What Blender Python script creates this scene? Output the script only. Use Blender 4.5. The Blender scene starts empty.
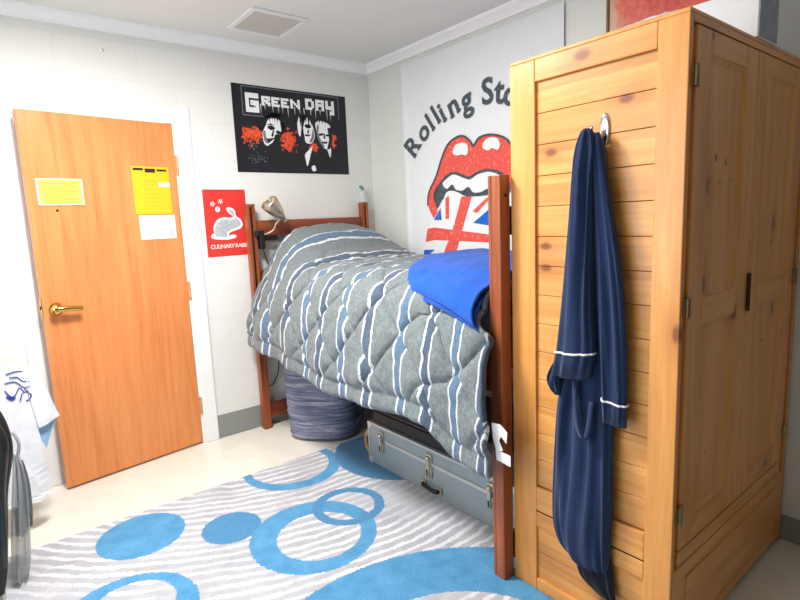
import bpy, bmesh, math, random
from mathutils import Vector, Matrix, noise as mnoise
from mathutils.geometry import tessellate_polygon
random.seed(7)
SC = bpy.context.scene
COL = SC.collection
PI = math.pi

# ------------------------------------------------------------------ colour and material helpers
def lin(c):
    f = lambda v: v / 12.92 if v <= 0.04045 else ((v + 0.055) / 1.055) ** 2.4
    return tuple(f(v / 255.0) for v in c) + (1.0,)

class NT:
    """small wrapper that keeps node graphs readable"""
    def __init__(s, name):
        s.m = bpy.data.materials.new(name); s.m.use_nodes = True
        s.t = s.m.node_tree; s.b = s.t.nodes['Principled BSDF']
        s.out = s.t.nodes['Material Output']
    def n(s, kind, **kw):
        nd = s.t.nodes.new(kind)
        for k, v in kw.items():
            if k.startswith('i_'):
                key = k[2:]
                nd.inputs[int(key) if key.isdigit() else key].default_value = v
            else: setattr(nd, k, v)
        return nd
    def l(s, a, b): s.t.links.new(a, b); return b
    def math(s, op, a, b=None, c=None):
        nd = s.n('ShaderNodeMath', operation=op)
        for i, x in enumerate((a, b, c)):
            if x is None: continue
            if isinstance(x, (int, float)): nd.inputs[i].default_value = x
            else: s.l(x, nd.inputs[i])
        return nd.outputs[0]
    def mix(s, f, a, b, blend='MIX'):
        nd = s.n('ShaderNodeMix', data_type='RGBA', blend_type=blend)
        for i, x in ((0, f), (6, a), (7, b)):
            if isinstance(x, (int, float)): nd.inputs[i].default_value = x
            elif isinstance(x, tuple): nd.inputs[i].default_value = x
            else: s.l(x, nd.inputs[i])
        return nd.outputs[2]
    def ramp(s, fac, stops, interp='LINEAR'):
        nd = s.n('ShaderNodeValToRGB'); cr = nd.color_ramp; cr.interpolation = interp
        while len(cr.elements) < len(stops): cr.elements.new(0.5)
        for e, (p, c) in zip(cr.elements, stops): e.position = p; e.color = c
        s.l(fac, nd.inputs[0]); return nd.outputs[0]
    def coord(s, scale=(1, 1, 1), out='Object', loc=(0, 0, 0)):
        tc = s.n('ShaderNodeTexCoord'); mp = s.n('ShaderNodeMapping')
        mp.inputs['Scale'].default_value = scale; mp.inputs['Location'].default_value = loc
        s.l(tc.outputs[out], mp.inputs[0]); return mp.outputs[0]
    def noise(s, vec, scale, detail=3, rough=0.5, dist=0.0):
        nd = s.n('ShaderNodeTexNoise'); s.l(vec, nd.inputs['Vector'])
        nd.inputs['Scale'].default_value = scale; nd.inputs['Detail'].default_value = detail
        nd.inputs['Roughness'].default_value = rough; nd.inputs['Distortion'].default_value = dist
        return nd.outputs[0]
    def bump(s, h, strength=0.3, dist=0.01):
        nd = s.n('ShaderNodeBump'); nd.inputs['Strength'].default_value = strength
        nd.inputs['Distance'].default_value = dist
        s.l(h, nd.inputs['Height']); s.l(nd.outputs[0], s.b.inputs['Normal'])
    def base(s, c):
        if isinstance(c, tuple): s.b.inputs['Base Color'].default_value = c
        else: s.l(c, s.b.inputs['Base Color'])
    def setp(s, rough=0.6, metal=0.0, spec=0.4):
        s.b.inputs['Roughness'].default_value = rough; s.b.inputs['Metallic'].default_value = metal
        s.b.inputs['Specular IOR Level'].default_value = spec

def plain(name, c, rough=0.6, metal=0.0, spec=0.4, var=0.06, scale=30, bump=0.0):
    k = NT(name); k.setp(rough, metal, spec)
    n = k.noise(k.coord(), scale, 3)
    dark = tuple(x * (1 - var) for x in lin(c)[:3]) + (1,); lite = tuple(min(1, x * (1 + var)) for x in lin(c)[:3]) + (1,)
    k.base(k.ramp(n, [(0.3, dark), (0.7, lite)]))
    if bump: k.bump(n, bump, 0.004)
    return k.m

def wood(name, dark, mid, lite, grain='Z', rough=0.35, knots=None, plank=None, fine=1.0, coat=0.0, band=1.0):
    """grain runs along the given object axis; knots = (density, size); plank = pitch of boards stacked in z"""
    k = NT(name); k.setp(rough, 0, 0.45)
    a, b = 16 * fine, 0.9 * fine
    sc = {'Z': (a, a, b), 'Y': (a, b, a), 'X': (b, a, a)}[grain]
    loc = (0, 0, 0)
    v = k.coord(sc, loc=loc)
    if plank:
        tc = k.n('ShaderNodeTexCoord'); sx = k.n('ShaderNodeSeparateXYZ'); k.l(tc.outputs['Object'], sx.inputs[0])
        idx = k.math('FLOOR', k.math('MULTIPLY', sx.outputs[2], 1.0 / plank))
        wn = k.n('ShaderNodeTexWhiteNoise', noise_dimensions='1D'); k.l(idx, wn.inputs['W'])
        ad = k.n('ShaderNodeVectorMath', operation='ADD'); k.l(v, ad.inputs[0])
        ml = k.n('ShaderNodeVectorMath', operation='SCALE'); k.l(wn.outputs['Color'], ml.inputs[0]); ml.inputs['Scale'].default_value = 25
        k.l(ml.outputs[0], ad.inputs[1]); v = ad.outputs[0]
    n1 = k.noise(v, 1.0, 5, 0.6, 0.6)
    n2 = k.noise(v, 5.0, 3, 0.6, 0.2)
    f = k.math('ADD', k.math('MULTIPLY', n1, 0.72), k.math('MULTIPLY', n2, 0.28))
    c = k.ramp(f, [(0.5 - 0.16 * band, lin(dark)), (0.5, lin(mid)), (0.5 + 0.16 * band, lin(lite))])
    if plank:
        pv = k.ramp(wn.outputs['Value'], [(0, (0.80, 0.80, 0.80, 1)), (1, (1.06, 1.06, 1.06, 1))])
        c = k.mix(1.0, c, pv, 'MULTIPLY')
    if knots:
        kd, ks = knots
        # knots lie in the plane of the board: (x + y, z) works for both the side and the front faces
        tk = k.n('ShaderNodeTexCoord'); ks3 = k.n('ShaderNodeSeparateXYZ'); k.l(tk.outputs['Object'], ks3.inputs[0])
        kc = k.n('ShaderNodeCombineXYZ'); k.l(k.math('MULTIPLY', k.math('ADD', ks3.outputs[0], ks3.outputs[1]), kd * (1.0 if grain == 'Z' else 0.55)), kc.inputs[0])
        k.l(k.math('MULTIPLY', ks3.outputs[2], kd * (0.45 if grain == 'Z' else 1.0)), kc.inputs[1])
        vo = k.n('ShaderNodeTexVoronoi', voronoi_dimensions='2D'); k.l(kc.outputs[0], vo.inputs['Vector']); vo.inputs['Scale'].default_value = 1
        halo = k.ramp(vo.outputs['Distance'], [(0.0, (1, 1, 1, 1)), (ks * 2.6, (0, 0, 0, 1))])
        sp = k.n('ShaderNodeSeparateColor'); k.l(vo.outputs['Color'], sp.inputs[0])
        sel = k.math('GREATER_THAN', sp.outputs[0], 0.62)
        c = k.mix(k.math('MULTIPLY', k.math('MULTIPLY', halo, sel), 0.55), c, lin((176, 98, 48)))
        core = k.ramp(vo.outputs['Distance'], [(ks * 0.35, (1, 1, 1, 1)), (ks * 0.8, (0, 0, 0, 1))])
        c = k.mix(k.math('MULTIPLY', k.math('MULTIPLY', core, sel), 0.75), c, lin((104, 50, 22)))
    k.base(c); k.bump(n2, 0.06, 0.002)
    if coat: k.b.inputs['Coat Weight'].default_value = coat; k.b.inputs['Coat Roughness'].default_value = 0.15
    return k.m

# ------------------------------------------------------------------ mesh builder
def rootof(o):
    while o.parent: o = o.parent
    return o

class MB:
    def __init__(s): s.bm = bmesh.new(); s.mi = 0
    def _fin(s, faces):
        for f in faces: f.material_index = s.mi
    def box(s, x0, x1, y0, y1, z0, z1, bev=0.0, seg=2, M=None):
        vs = [s.bm.verts.new(p) for p in ((x0,y0,z0),(x1,y0,z0),(x1,y1,z0),(x0,y1,z0),(x0,y0,z1),(x1,y0,z1),(x1,y1,z1),(x0,y1,z1))]
        fs = [s.bm.faces.new([vs[i] for i in q]) for q in ((3,2,1,0),(4,5,6,7),(0,1,5,4),(1,2,6,5),(2,3,7,6),(3,0,4,7))]
        if bev > 0:
            es = list({e for f in fs for e in f.edges})
            r = bmesh.ops.bevel(s.bm, geom=es, offset=bev, segments=seg, affect='EDGES', profile=0.5)
            fs = list(set([f for f in fs if f.is_valid] + r['faces']))
        s._fin(fs)
        if M is not None:
            for v in {v for f in fs for v in f.verts}: v.co = M @ v.co
        return s
    def poly(s, pts, f, cut=0):
        """flat printed shape: 2-D outline mapped into the world by f"""
        t_ = bmesh.new(); vs = [t_.verts.new((a, b, 0)) for a, b in pts]
        for t in tessellate_polygon([[Vector((a, b, 0)) for a, b in pts]]):
            try: t_.faces.new([vs[i] for i in t])
            except ValueError: pass
        if cut: bmesh.ops.subdivide_edges(t_, edges=t_.edges[:], cuts=cut, use_grid_fill=True)
        t_.verts.index_update()
        nv = [s.bm.verts.new(f(v.co.x, v.co.y)) for v in t_.verts]
        s._fin([s.bm.faces.new([nv[v.index] for v in q.verts]) for q in t_.faces]); t_.free(); return s
    def tube(s, pts, r, n=8, smooth=True, caps=True, closed=False):
        P = [Vector(p) for p in pts]
        if smooth and len(P) > 2: P = catmull(P, 6, closed)
        R = r if callable(r) else (lambda t: r)
        N = len(P); rings = []; prev = None
        for i, p in enumerate(P):
            if closed: d = P[(i + 1) % N] - P[i - 1]
            else: d = P[min(i + 1, N - 1)] - P[max(i - 1, 0)]
            if d.length < 1e-9: d = Vector((0, 0, 1))
            d.normalize()
            if prev is None:
                u = d.orthogonal().normalized()
            else:
                u = prev - d * prev.dot(d)
                u = u.normalized() if u.length > 1e-6 else d.orthogonal().normalized()
            prev = u; w = d.cross(u); rr = R(i / max(1, N - 1))
            rings.append([s.bm.verts.new(p + (u * math.cos(2*PI*k/n) + w * math.sin(2*PI*k/n)) * rr) for k in range(n)])
        fs = []
        m = N if closed else N - 1
        for i in range(m):
            a, b = rings[i], rings[(i + 1) % N]
            for k in range(n): fs.append(s.bm.faces.new((a[k], a[(k+1) % n], b[(k+1) % n], b[k])))
        if caps and not closed:
            fs.append(s.bm.faces.new(rings[0][::-1])); fs.append(s.bm.faces.new(rings[-1]))
        s._fin(fs); return s
    def lathe(s, prof, origin, axis=(0, 0, 1), n=24, closed_ends=True):
        ax = Vector(axis).normalized(); u = ax.orthogonal().normalized(); w = ax.cross(u); o = Vector(origin); rings = []
        for r, h in prof:
            rings.append([s.bm.verts.new(o + ax * h + (u * math.cos(2*PI*k/n) + w * math.sin(2*PI*k/n)) * max(r, 1e-4)) for k in range(n)])
        fs = []
        for a, b in zip(rings, rings[1:]):
            for k in range(n): fs.append(s.bm.faces.new((a[k], a[(k+1) % n], b[(k+1) % n], b[k])))
        if closed_ends: fs.append(s.bm.faces.new(rings[0][::-1])); fs.append(s.bm.faces.new(rings[-1]))
        s._fin(fs); return s
    def grid(s, rows, close_u=False):
        """rows: list of rows of points"""
        V = [[s.bm.verts.new(p) for p in r] for r in rows]; fs = []
        for a, b in zip(V, V[1:]):
            m = len(a) if close_u else len(a) - 1
            for k in range(m): fs.append(s.bm.faces.new((a[k], a[(k+1) % len(a)], b[(k+1) % len(a)], b[k])))
        s._fin(fs); return V, fs
    def loft(s, secs, n=36, rings=44, fold=0.12, freq=5, seed=0.0, twist=1.0, caps=True, crease=0.0):
        """closed cloth tube; secs = [(z, centre, half width, depth centre, half depth)], run along y or any frame f"""
        S = catmull_t(secs, rings); rows = []
        for i, (z, c, w, xc, dp) in enumerate(S):
            row = []
            for k in range(n):
                a = 2 * PI * k / n
                f = 1 + fold * math.sin(freq * a + seed + twist * z * 3) + fold * 0.6 * math.sin((freq * 2 + 1) * a + seed * 2.3 - twist * z * 5)
                ca, sa = math.cos(a), math.sin(a)
                if crease: f += crease * (mnoise.noise((ca * 2.4 + seed, sa * 2.4, z * 1.6)) + 0.6 * mnoise.noise((ca * 5 + seed, sa * 5, z * 2.5)))
                ww = w * (abs(ca) ** 0.8) * (1 if ca >= 0 else -1)
                row.append((xc - dp * f * sa, c + ww, z))
            rows.append(row)
        V, fs = s.grid(rows, True)
        if caps: s._fin([s.bm.faces.new(V[0][::-1]), s.bm.faces.new(V[-1])])
        return rows
    def text(s, body, f, size=1.0, bold=0.0, align='CENTER', spacing=1.0):
        cu = bpy.data.curves.new('lettering', 'FONT'); cu.body = body; cu.size = size; cu.offset = bold; cu.align_x = align
        cu.space_character = spacing; cu.resolution_u = 3; cu.fill_mode = 'FRONT'
        ob = bpy.data.objects.new('lettering', cu); COL.objects.link(ob)
        dg = bpy.context.evaluated_depsgraph_get(); me = bpy.data.meshes.new_from_object(ob.evaluated_get(dg))
        vs = [s.bm.verts.new(f(v.co.x, v.co.y)) for v in me.vertices]; fs = []
        for p in me.polygons:
            try: fs.append(s.bm.faces.new([vs[i] for i in p.vertices]))
            except ValueError: pass
        s._fin(fs)
        bpy.data.objects.remove(ob); bpy.data.curves.remove(cu); bpy.data.meshes.remove(me); return s
    def build(s, name, mats, parent=None, loc=None, smooth=False, angle=None, local=False, recalc=True, weld=False):
        if weld: bmesh.ops.remove_doubles(s.bm, verts=s.bm.verts[:], dist=1e-5)
        if recalc: bmesh.ops.recalc_face_normals(s.bm, faces=s.bm.faces[:])
        off = Vector((0, 0, 0))
        if parent is not None and not local: off = rootof(parent).location.copy()
        if parent is None and loc is not None: off = Vector(loc)
        for v in s.bm.verts: v.co -= off
        me = bpy.data.meshes.new(name); s.bm.to_mesh(me); s.bm.free()
        for m in (mats if isinstance(mats, (list, tuple)) else [mats]): me.materials.append(m)
        if smooth or angle:
            for p in me.polygons: p.use_smooth = True
            if angle: me.set_sharp_from_angle(angle=math.radians(angle))
        o = bpy.data.objects.new(name, me); COL.objects.link(o)
        if parent is not None: o.parent = parent
        elif loc is not None: o.location = off
        return o

def catmull(P, per=6, closed=False):
    out = []; N = len(P); rng = range(N if closed else N - 1)
    for i in rng:
        g = (lambda j: P[j % N]) if closed else (lambda j: P[min(max(j, 0), N - 1)])
        a, b, c, d = g(i - 1), g(i), g(i + 1), g(i + 2)
        for q in range(per):
            t = q / per
            out.append(0.5 * ((2 * b) + (c - a) * t + (2*a - 5*b + 4*c - d) * t*t + (3*b - a - 3*c + d) * t**3))
    if not closed: out.append(P[-1].copy())
    return out

def catmull_t(secs, count):
    N = len(secs); out = []
    for i in range(count):
        x = i / (count - 1) * (N - 1); j = min(int(x), N - 2); t = x - j
        g = lambda q: secs[min(max(q, 0), N - 1)]
        a, b, c, d = g(j - 1), g(j), g(j + 1), g(j + 2)
        out.append(tuple(0.5 * ((2*b[k]) + (c[k]-a[k])*t + (2*a[k]-5*b[k]+4*c[k]-d[k])*t*t + (3*b[k]-a[k]-3*c[k]+d[k])*t**3) for k in range(len(secs[0]))))
    return out

def tag(o, label=None, cat=None, group=None, kind=None):
    if label: o['label'] = label
    if cat: o['category'] = cat
    if group: o['group'] = group
    if kind: o['kind'] = kind
    return o
def thing(name, loc, label, cat, group=None):
    o = bpy.data.objects.new(name, None); COL.objects.link(o); o.location = loc; o.empty_display_size = 0.1
    return tag(o, label, cat, group)
def struct(o, label=None, cat=None): return tag(o, label, cat, kind='structure')
def interp(tab, x):
    for (a, va), (b, vb) in zip(tab, tab[1:]):
        if x <= b: 
            t = min(max((x - a) / (b - a), 0), 1); return va + (vb - va) * t
    return tab[-1][1]
def sstep(a, b, x):
    t = min(max((x - a) / (b - a), 0), 1); return t * t * (3 - 2 * t)

def smoothed(pts, per=4, closed=True):
    return [(p.x, p.y) for p in catmull([Vector((a, b, 0)) for a, b in pts], per, closed)]
SHAPES = {
'lip': [(-0.707, 1.364), (-0.641, 1.458), (-0.658, 1.54), (-0.737, 1.639), (-0.789, 1.738), (-0.85, 1.824), (-0.93, 1.859), (-0.995, 1.857), (-1.046, 1.82), (-1.07, 1.792), (-1.118, 1.832), (-1.207, 1.837), (-1.309, 1.806), (-1.354, 1.765), (-1.398, 1.699), (-1.423, 1.614), (-1.413, 1.533), (-1.368, 1.48), (-1.351, 1.538), (-1.297, 1.605), (-1.193, 1.639), (-1.103, 1.633), (-1.04, 1.609), (-0.998, 1.617), (-0.9, 1.649), (-0.831, 1.631), (-0.77, 1.589), (-0.709, 1.52), (-0.74, 1.437)] ,
'mouth': [(-0.74, 1.437), (-0.709, 1.52), (-0.77, 1.589), (-0.831, 1.631), (-0.9, 1.649), (-0.998, 1.617), (-1.04, 1.609), (-1.103, 1.633), (-1.193, 1.639), (-1.297, 1.605), (-1.351, 1.538), (-1.332, 1.483), (-1.199, 1.476), (-0.993, 1.488), (-0.814, 1.498)] ,
'teeth': [(-0.789, 1.587), (-0.838, 1.623), (-0.9, 1.642), (-0.997, 1.609), (-1.04, 1.601), (-1.103, 1.626), (-1.193, 1.632), (-1.278, 1.6), (-1.296, 1.542), (-1.258, 1.509), (-1.184, 1.524), (-1.12, 1.507), (-1.058, 1.51), (-1.021, 1.544), (-0.973, 1.526), (-0.911, 1.536), (-0.881, 1.569), (-0.834, 1.544)] ,
'tongue': [(-0.827, 1.529), (-0.911, 1.53), (-0.994, 1.495), (-1.119, 1.488), (-1.276, 1.486), (-1.312, 1.398), (-1.272, 1.24), (-1.191, 1.104), (-1.045, 1.052), (-0.819, 1.043), (-0.621, 1.06), (-0.58, 1.11), (-0.627, 1.274), (-0.692, 1.356), (-0.776, 1.444)] ,
'rh': [(-0.633, 1.299), (-0.709, 1.306), (-1.184, 1.258), (-1.272, 1.252), (-1.255, 1.196), (-1.183, 1.21), (-0.705, 1.223), (-0.608, 1.209)] ,
'rv': [(-0.961, 1.496), (-1.047, 1.491), (-0.965, 1.303), (-0.879, 1.094), (-0.842, 1.044), (-0.746, 1.039), (-0.779, 1.116), (-0.888, 1.32)] ,
'b1': [(-0.699, 1.356), (-0.771, 1.432), (-0.777, 1.354)] ,
'b2': [(-1.053, 1.329), (-1.188, 1.411), (-1.29, 1.428), (-1.273, 1.306), (-1.185, 1.311)] ,
'b3': [(-0.587, 1.154), (-0.702, 1.159), (-0.619, 1.106), (-0.582, 1.11)] ,
'b4': [(-0.895, 1.095), (-0.938, 1.136), (-1.11, 1.117), (-1.191, 1.112), (-1.045, 1.06), (-0.878, 1.053)] ,
'r1': [(-0.818, 1.494), (-0.851, 1.504), (-0.845, 1.361), (-0.813, 1.361)] ,
'r2': [(-1.051, 1.401), (-1.169, 1.478), (-1.199, 1.473), (-1.086, 1.389)] ,
'h1': [(-0.898, 1.764), (-0.913, 1.808), (-0.961, 1.821), (-1.015, 1.81), (-1.028, 1.774), (-1.012, 1.743), (-0.97, 1.751), (-0.937, 1.749)] ,
'h2': [(-1.143, 1.771), (-1.157, 1.805), (-1.197, 1.821), (-1.254, 1.811), (-1.278, 1.775), (-1.262, 1.745), (-1.215, 1.759), (-1.186, 1.749)] ,
'frame': [(-0.997, 2.231), (-0.276, 2.248), (-0.285, 2.086), (-0.314, 2.081)] ,
'f1': [(-0.822, 2.064), (-0.771, 2.068), (-0.733, 2.041), (-0.719, 1.991), (-0.747, 1.963), (-0.785, 1.961), (-0.8, 1.919), (-0.842, 1.886), (-0.869, 1.905), (-0.874, 1.97), (-0.849, 2.012)] ,
'f2': [(-0.568, 2.09), (-0.526, 2.083), (-0.493, 2.027), (-0.485, 1.964), (-0.513, 1.919), (-0.557, 1.922), (-0.565, 1.969), (-0.579, 2.032)] ,
'f2b': [(-0.612, 2.071), (-0.593, 2.083), (-0.573, 2.0), (-0.575, 1.969), (-0.603, 1.962), (-0.614, 2.003)] ,
'f3': [(-0.471, 2.061), (-0.432, 2.077), (-0.375, 2.063), (-0.345, 2.027), (-0.349, 1.961), (-0.374, 1.894), (-0.407, 1.887), (-0.449, 1.933), (-0.469, 2.007)] ,
'f3n': [(-0.387, 1.893), (-0.357, 1.894), (-0.365, 1.828), (-0.38, 1.855)] ,
'collar': [(-0.569, 1.842), (-0.535, 1.875), (-0.508, 1.898), (-0.525, 1.843), (-0.556, 1.762), (-0.568, 1.81)] ,
'h3': [(-0.525, 1.757), (-0.499, 1.769), (-0.489, 1.736), (-0.515, 1.73)] ,
'o1': [(-1.012, 1.941), (-0.955, 1.985), (-0.877, 2.01), (-0.887, 1.954), (-0.938, 1.926), (-1.005, 1.898)] ,
'o2': [(-0.683, 2.003), (-0.652, 1.943), (-0.621, 1.908), (-0.658, 1.869), (-0.708, 1.841), (-0.755, 1.906), (-0.718, 1.939)] ,
'o3': [(-0.507, 1.919), (-0.468, 1.927), (-0.478, 1.878), (-0.505, 1.866)] ,
'o4': [(-0.349, 1.972), (-0.311, 1.941), (-0.32, 1.907), (-0.352, 1.917)] ,
'hair1': [(-0.874, 1.97), (-0.877, 2.01), (-0.844, 2.067), (-0.791, 2.097), (-0.723, 2.087), (-0.692, 2.044), (-0.714, 1.981), (-0.733, 2.041), (-0.771, 2.063), (-0.822, 2.059), (-0.852, 2.012)] ,
'e1': [(-0.838, 2.003), (-0.814, 2.019), (-0.782, 2.002), (-0.809, 1.987)] ,
'e1b': [(-0.771, 1.989), (-0.744, 1.979), (-0.756, 1.962), (-0.776, 1.971)] ,
'm1': [(-0.866, 1.941), (-0.839, 1.932), (-0.787, 1.94), (-0.815, 1.918), (-0.841, 1.902), (-0.862, 1.921)] ,
'e2': [(-0.56, 2.038), (-0.522, 2.046), (-0.509, 2.026), (-0.543, 2.018)] ,
'm2': [(-0.559, 1.975), (-0.521, 1.977), (-0.528, 1.966), (-0.556, 1.965)] ,
'e3': [(-0.451, 1.987), (-0.412, 1.992), (-0.42, 1.978), (-0.45, 1.974)] ,
'e3b': [(-0.393, 1.985), (-0.361, 1.987), (-0.368, 1.974), (-0.393, 1.975)] ,
'm3': [(-0.429, 1.934), (-0.384, 1.935), (-0.391, 1.923), (-0.424, 1.924)] ,
'G0': [(-0.978, 2.212), (-0.881, 2.089)] ,
'R0': [(-0.86, 2.2), (-0.583, 2.136)] ,
'D0': [(-0.546, 2.217), (-0.31, 2.144)] ,
'rab': [(-1.265, 1.298), (-1.267, 1.324), (-1.251, 1.332), (-1.254, 1.363), (-1.232, 1.407), (-1.194, 1.427), (-1.148, 1.426), (-1.12, 1.43), (-1.15, 1.457), (-1.162, 1.484), (-1.138, 1.491), (-1.107, 1.47), (-1.101, 1.434), (-1.074, 1.415), (-1.061, 1.383), (-1.075, 1.356), (-1.109, 1.344), (-1.148, 1.332), (-1.158, 1.314), (-1.126, 1.317), (-1.108, 1.307), (-1.128, 1.293), (-1.184, 1.287)] ,
'rin': [(-1.241, 1.31), (-1.243, 1.358), (-1.221, 1.397), (-1.186, 1.416), (-1.14, 1.412), (-1.109, 1.422), (-1.137, 1.453), (-1.144, 1.477), (-1.117, 1.466), (-1.108, 1.428), (-1.085, 1.406), (-1.074, 1.383), (-1.088, 1.367), (-1.141, 1.35), (-1.169, 1.328), (-1.171, 1.304)] ,
'fl': [(-1.247, 1.512), (-1.194, 1.527), (-1.217, 1.479)] ,
'txt': [(-1.288, 1.237), (-1.286, 1.263), (-1.056, 1.236)] ,
'cor': [(-1.304, 1.601), (-1.029, 1.604), (-1.304, 1.181)] ,
}
P_LAMP, P_WIN, EXPO = 84, 26, -0.2
# ------------------------------------------------------------------ camera (24 mm-equivalent hand-held phone shot)
cam = bpy.data.cameras.new('camera'); cam.sensor_width = 36; cam.lens = 24.107
cam.shift_x = -0.0007; cam.shift_y = -0.0015; cam.clip_start = 0.02
co = bpy.data.objects.new('camera', cam); COL.objects.link(co)
CR = Matrix(((0.777264, 0.1239765, -0.6168391), (-0.6278286, 0.0887341, -0.7732771), (-0.0411335, 0.9883097, 0.1468058)))
co.matrix_world = Matrix.Translation((-2.46913, -3.3783, 1.37022)) @ CR.to_4x4()
SC.camera = co

# ------------------------------------------------------------------ materials
def block_paint(name, c, bumpd=0.22):
    k = NT(name); k.setp(0.5, 0, 0.35)
    tc = k.n('ShaderNodeTexCoord'); sx = k.n('ShaderNodeSeparateXYZ'); k.l(tc.outputs['Object'], sx.inputs[0])
    cb = k.n('ShaderNodeCombineXYZ'); k.l(k.math('ADD', sx.outputs[0], sx.outputs[1]), cb.inputs[0]); k.l(sx.outputs[2], cb.inputs[1])
    br = k.n('ShaderNodeTexBrick'); k.l(cb.outputs[0], br.inputs['Vector'])
    for q, v in (('Scale', 1.0), ('Brick Width', 0.4), ('Row Height', 0.2), ('Mortar Size', 0.006), ('Mortar Smooth', 1.0)): br.inputs[q].default_value = v
    br.inputs['Color1'].default_value = lin(c); br.inputs['Color2'].default_value = lin(tuple(min(255, x + 2) for x in c))
    br.inputs['Mortar'].default_value = lin(tuple(int(x * 0.991) for x in c)); k.base(br.outputs['Color'])
    n = k.noise(k.coord(), 70, 3)
    h = k.math('SUBTRACT', k.math('MULTIPLY', n, 0.25), br.outputs['Fac']); k.bump(h, bumpd, 0.002); return k.m
M_wall = block_paint('painted_block_wall', (225, 226, 222))
M_wallr = block_paint('painted_block_wall_side', (218, 223, 217))
M_ceil = plain('ceiling_paint', (232, 234, 230), 0.8, var=0.02, scale=60, bump=0.1)
M_white = plain('white_gloss_paint', (238, 240, 240), 0.35, var=0.01)
M_cornice = plain('cornice_paint', (246, 248, 250), 0.45, var=0.01)
M_base = plain('grey_vinyl_baseboard', (140, 143, 140), 0.5, var=0.03)
def floor_mat():
    k = NT('cream_floor_tile'); k.setp(0.22, 0, 0.5); v = k.coord()
    br = k.n('ShaderNodeTexBrick', offset=0.0); k.l(v, br.inputs['Vector'])
    for q, x in (('Scale', 1.0), ('Brick Width', 0.305), ('Row Height', 0.305), ('Mortar Size', 0.0012)): br.inputs[q].default_value = x
    n = k.noise(v, 9, 6, 0.7, 0.4)
    c = k.ramp(n, [(0.3, lin((224, 221, 209))), (0.7, lin((234, 231, 221)))])
    k.base(k.mix(k.math('MULTIPLY', br.outputs['Fac'], 0.35), c, lin((190, 180, 160)))); return k.m
M_floor = floor_mat()
M_door = wood('oak_veneer', (196, 112, 58), (222, 140, 82), (234, 156, 98), 'Z', 0.38, band=1.5, fine=1.3)
M_cherry = wood('cherry_stained_wood', (116, 56, 31), (150, 78, 45), (172, 97, 58), 'Z', 0.32, fine=1.2, coat=0.15)
M_cherryx = wood('cherry_stained_rail', (100, 46, 27), (130, 64, 38), (150, 80, 49), 'X', 0.32, fine=1.2, coat=0.15)
M_cherryy = wood('cherry_stained_side_rail', (100, 46, 27), (130, 64, 38), (150, 80, 49), 'Y', 0.32, fine=1.2, coat=0.15)
PD, PM, PL = (204, 132, 62), (224, 156, 82), (238, 178, 106)
M_pine_z = wood('pine_upright', PD, PM, PL, 'Z', 0.36, knots=(5.5, 0.10), coat=0.2, band=1.3)
M_pine_y = wood('pine_planks', PD, PM, PL, 'Y', 0.36, knots=(6.5, 0.13), plank=0.0975, coat=0.2, band=1.3)
M_pine_x = wood('pine_rail', PD, PM, PL, 'X', 0.36, knots=(6, 0.10), coat=0.2, band=1.3)
M_pine_r = wood('pine_side_rail', PD, PM, PL, 'Y', 0.36, knots=(4.5, 0.12), coat=0.2, band=1.3)
M_hinge = plain('aged_brass', (150, 130, 96), 0.4, 0.8, var=0.2); M_hinged = plain('bronze_painted_hinge', (206, 160, 112), 0.45, 0.3, var=0.1)
M_brass = plain('polished_brass', (214, 176, 96), 0.18, 1.0, var=0.05)
M_steel = plain('brushed_steel', (204, 194, 178), 0.27, 1.0, var=0.02)
M_chrome = plain('chrome', (220, 220, 222), 0.12, 1.0, var=0.02)
M_black = plain('black_plastic', (22, 22, 24), 0.45, var=0.2)
M_dark = plain('dark_slot', (26, 14, 10), 0.8, var=0.1)
M_paper = plain('white_paper', (238, 239, 242), 0.7, var=0.01)

# ------------------------------------------------------------------ room shell
XL, YF, ZC = -3.1, -4.2, 2.5
DX0, DX1, DZ = -2.222, -1.432, 1.992           # door opening in the back wall
m = MB(); m.box(XL, 0.12, YF, 0.9, -0.12, 0.0); struct(m.build('floor', M_floor))
m = MB(); m.box(XL, 0.12, YF, 0.12, ZC, ZC + 0.1); struct(m.build('ceiling', M_ceil))
m = MB()
m.box(XL, DX0, 0, 0.12, 0, ZC); m.box(DX1, 0.0, 0, 0.12, 0, ZC); m.box(DX0, DX1, 0, 0.12, DZ, ZC)
struct(m.build('wall_back', M_wall))
m = MB(); m.box(0, 0.12, YF, 0.12, 0, ZC); struct(m.build('wall_right', M_wallr))
WY0, WY1, WZ0, WZ1 = -2.5, -1.15, 0.85, 2.1    # window in the left wall, out of the picture
m = MB(); m.box(XL - 0.12, XL, YF, WY0, 0, ZC); m.box(XL - 0.12, XL, WY1, 0.12, 0, ZC)
m.box(XL - 0.12, XL, WY0, WY1, 0, WZ0); m.box(XL - 0.12, XL, WY0, WY1, WZ1, ZC); struct(m.build('wall_left', M_wall))
m = MB(); m.box(XL, 0.12, YF - 0.12, YF, 0, ZC); struct(m.build('wall_front', plain('dark_low_bounce_wall', (92, 74, 58), 0.6)))  # unseen wall, its dark colour chosen to cut bounce onto the wardrobe front
m = MB(); m.box(DX0 - 0.6, DX1 + 0.5, 0.9, 1.0, 0, ZC); struct(m.build('wall_hallway', M_wall))
m = MB()
for y in (WY0, (WY0 + WY1) / 2 - 0.02, WY1 - 0.04): m.box(XL - 0.09, XL - 0.04, y, y + 0.04, WZ0, WZ1, 0.004)
for z in (WZ0, WZ1 - 0.04): m.box(XL - 0.09, XL - 0.04, WY0 + 0.04, WY1 - 0.04, z, z + 0.04, 0.004)
struct(m.build('window_1', M_white))
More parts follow.
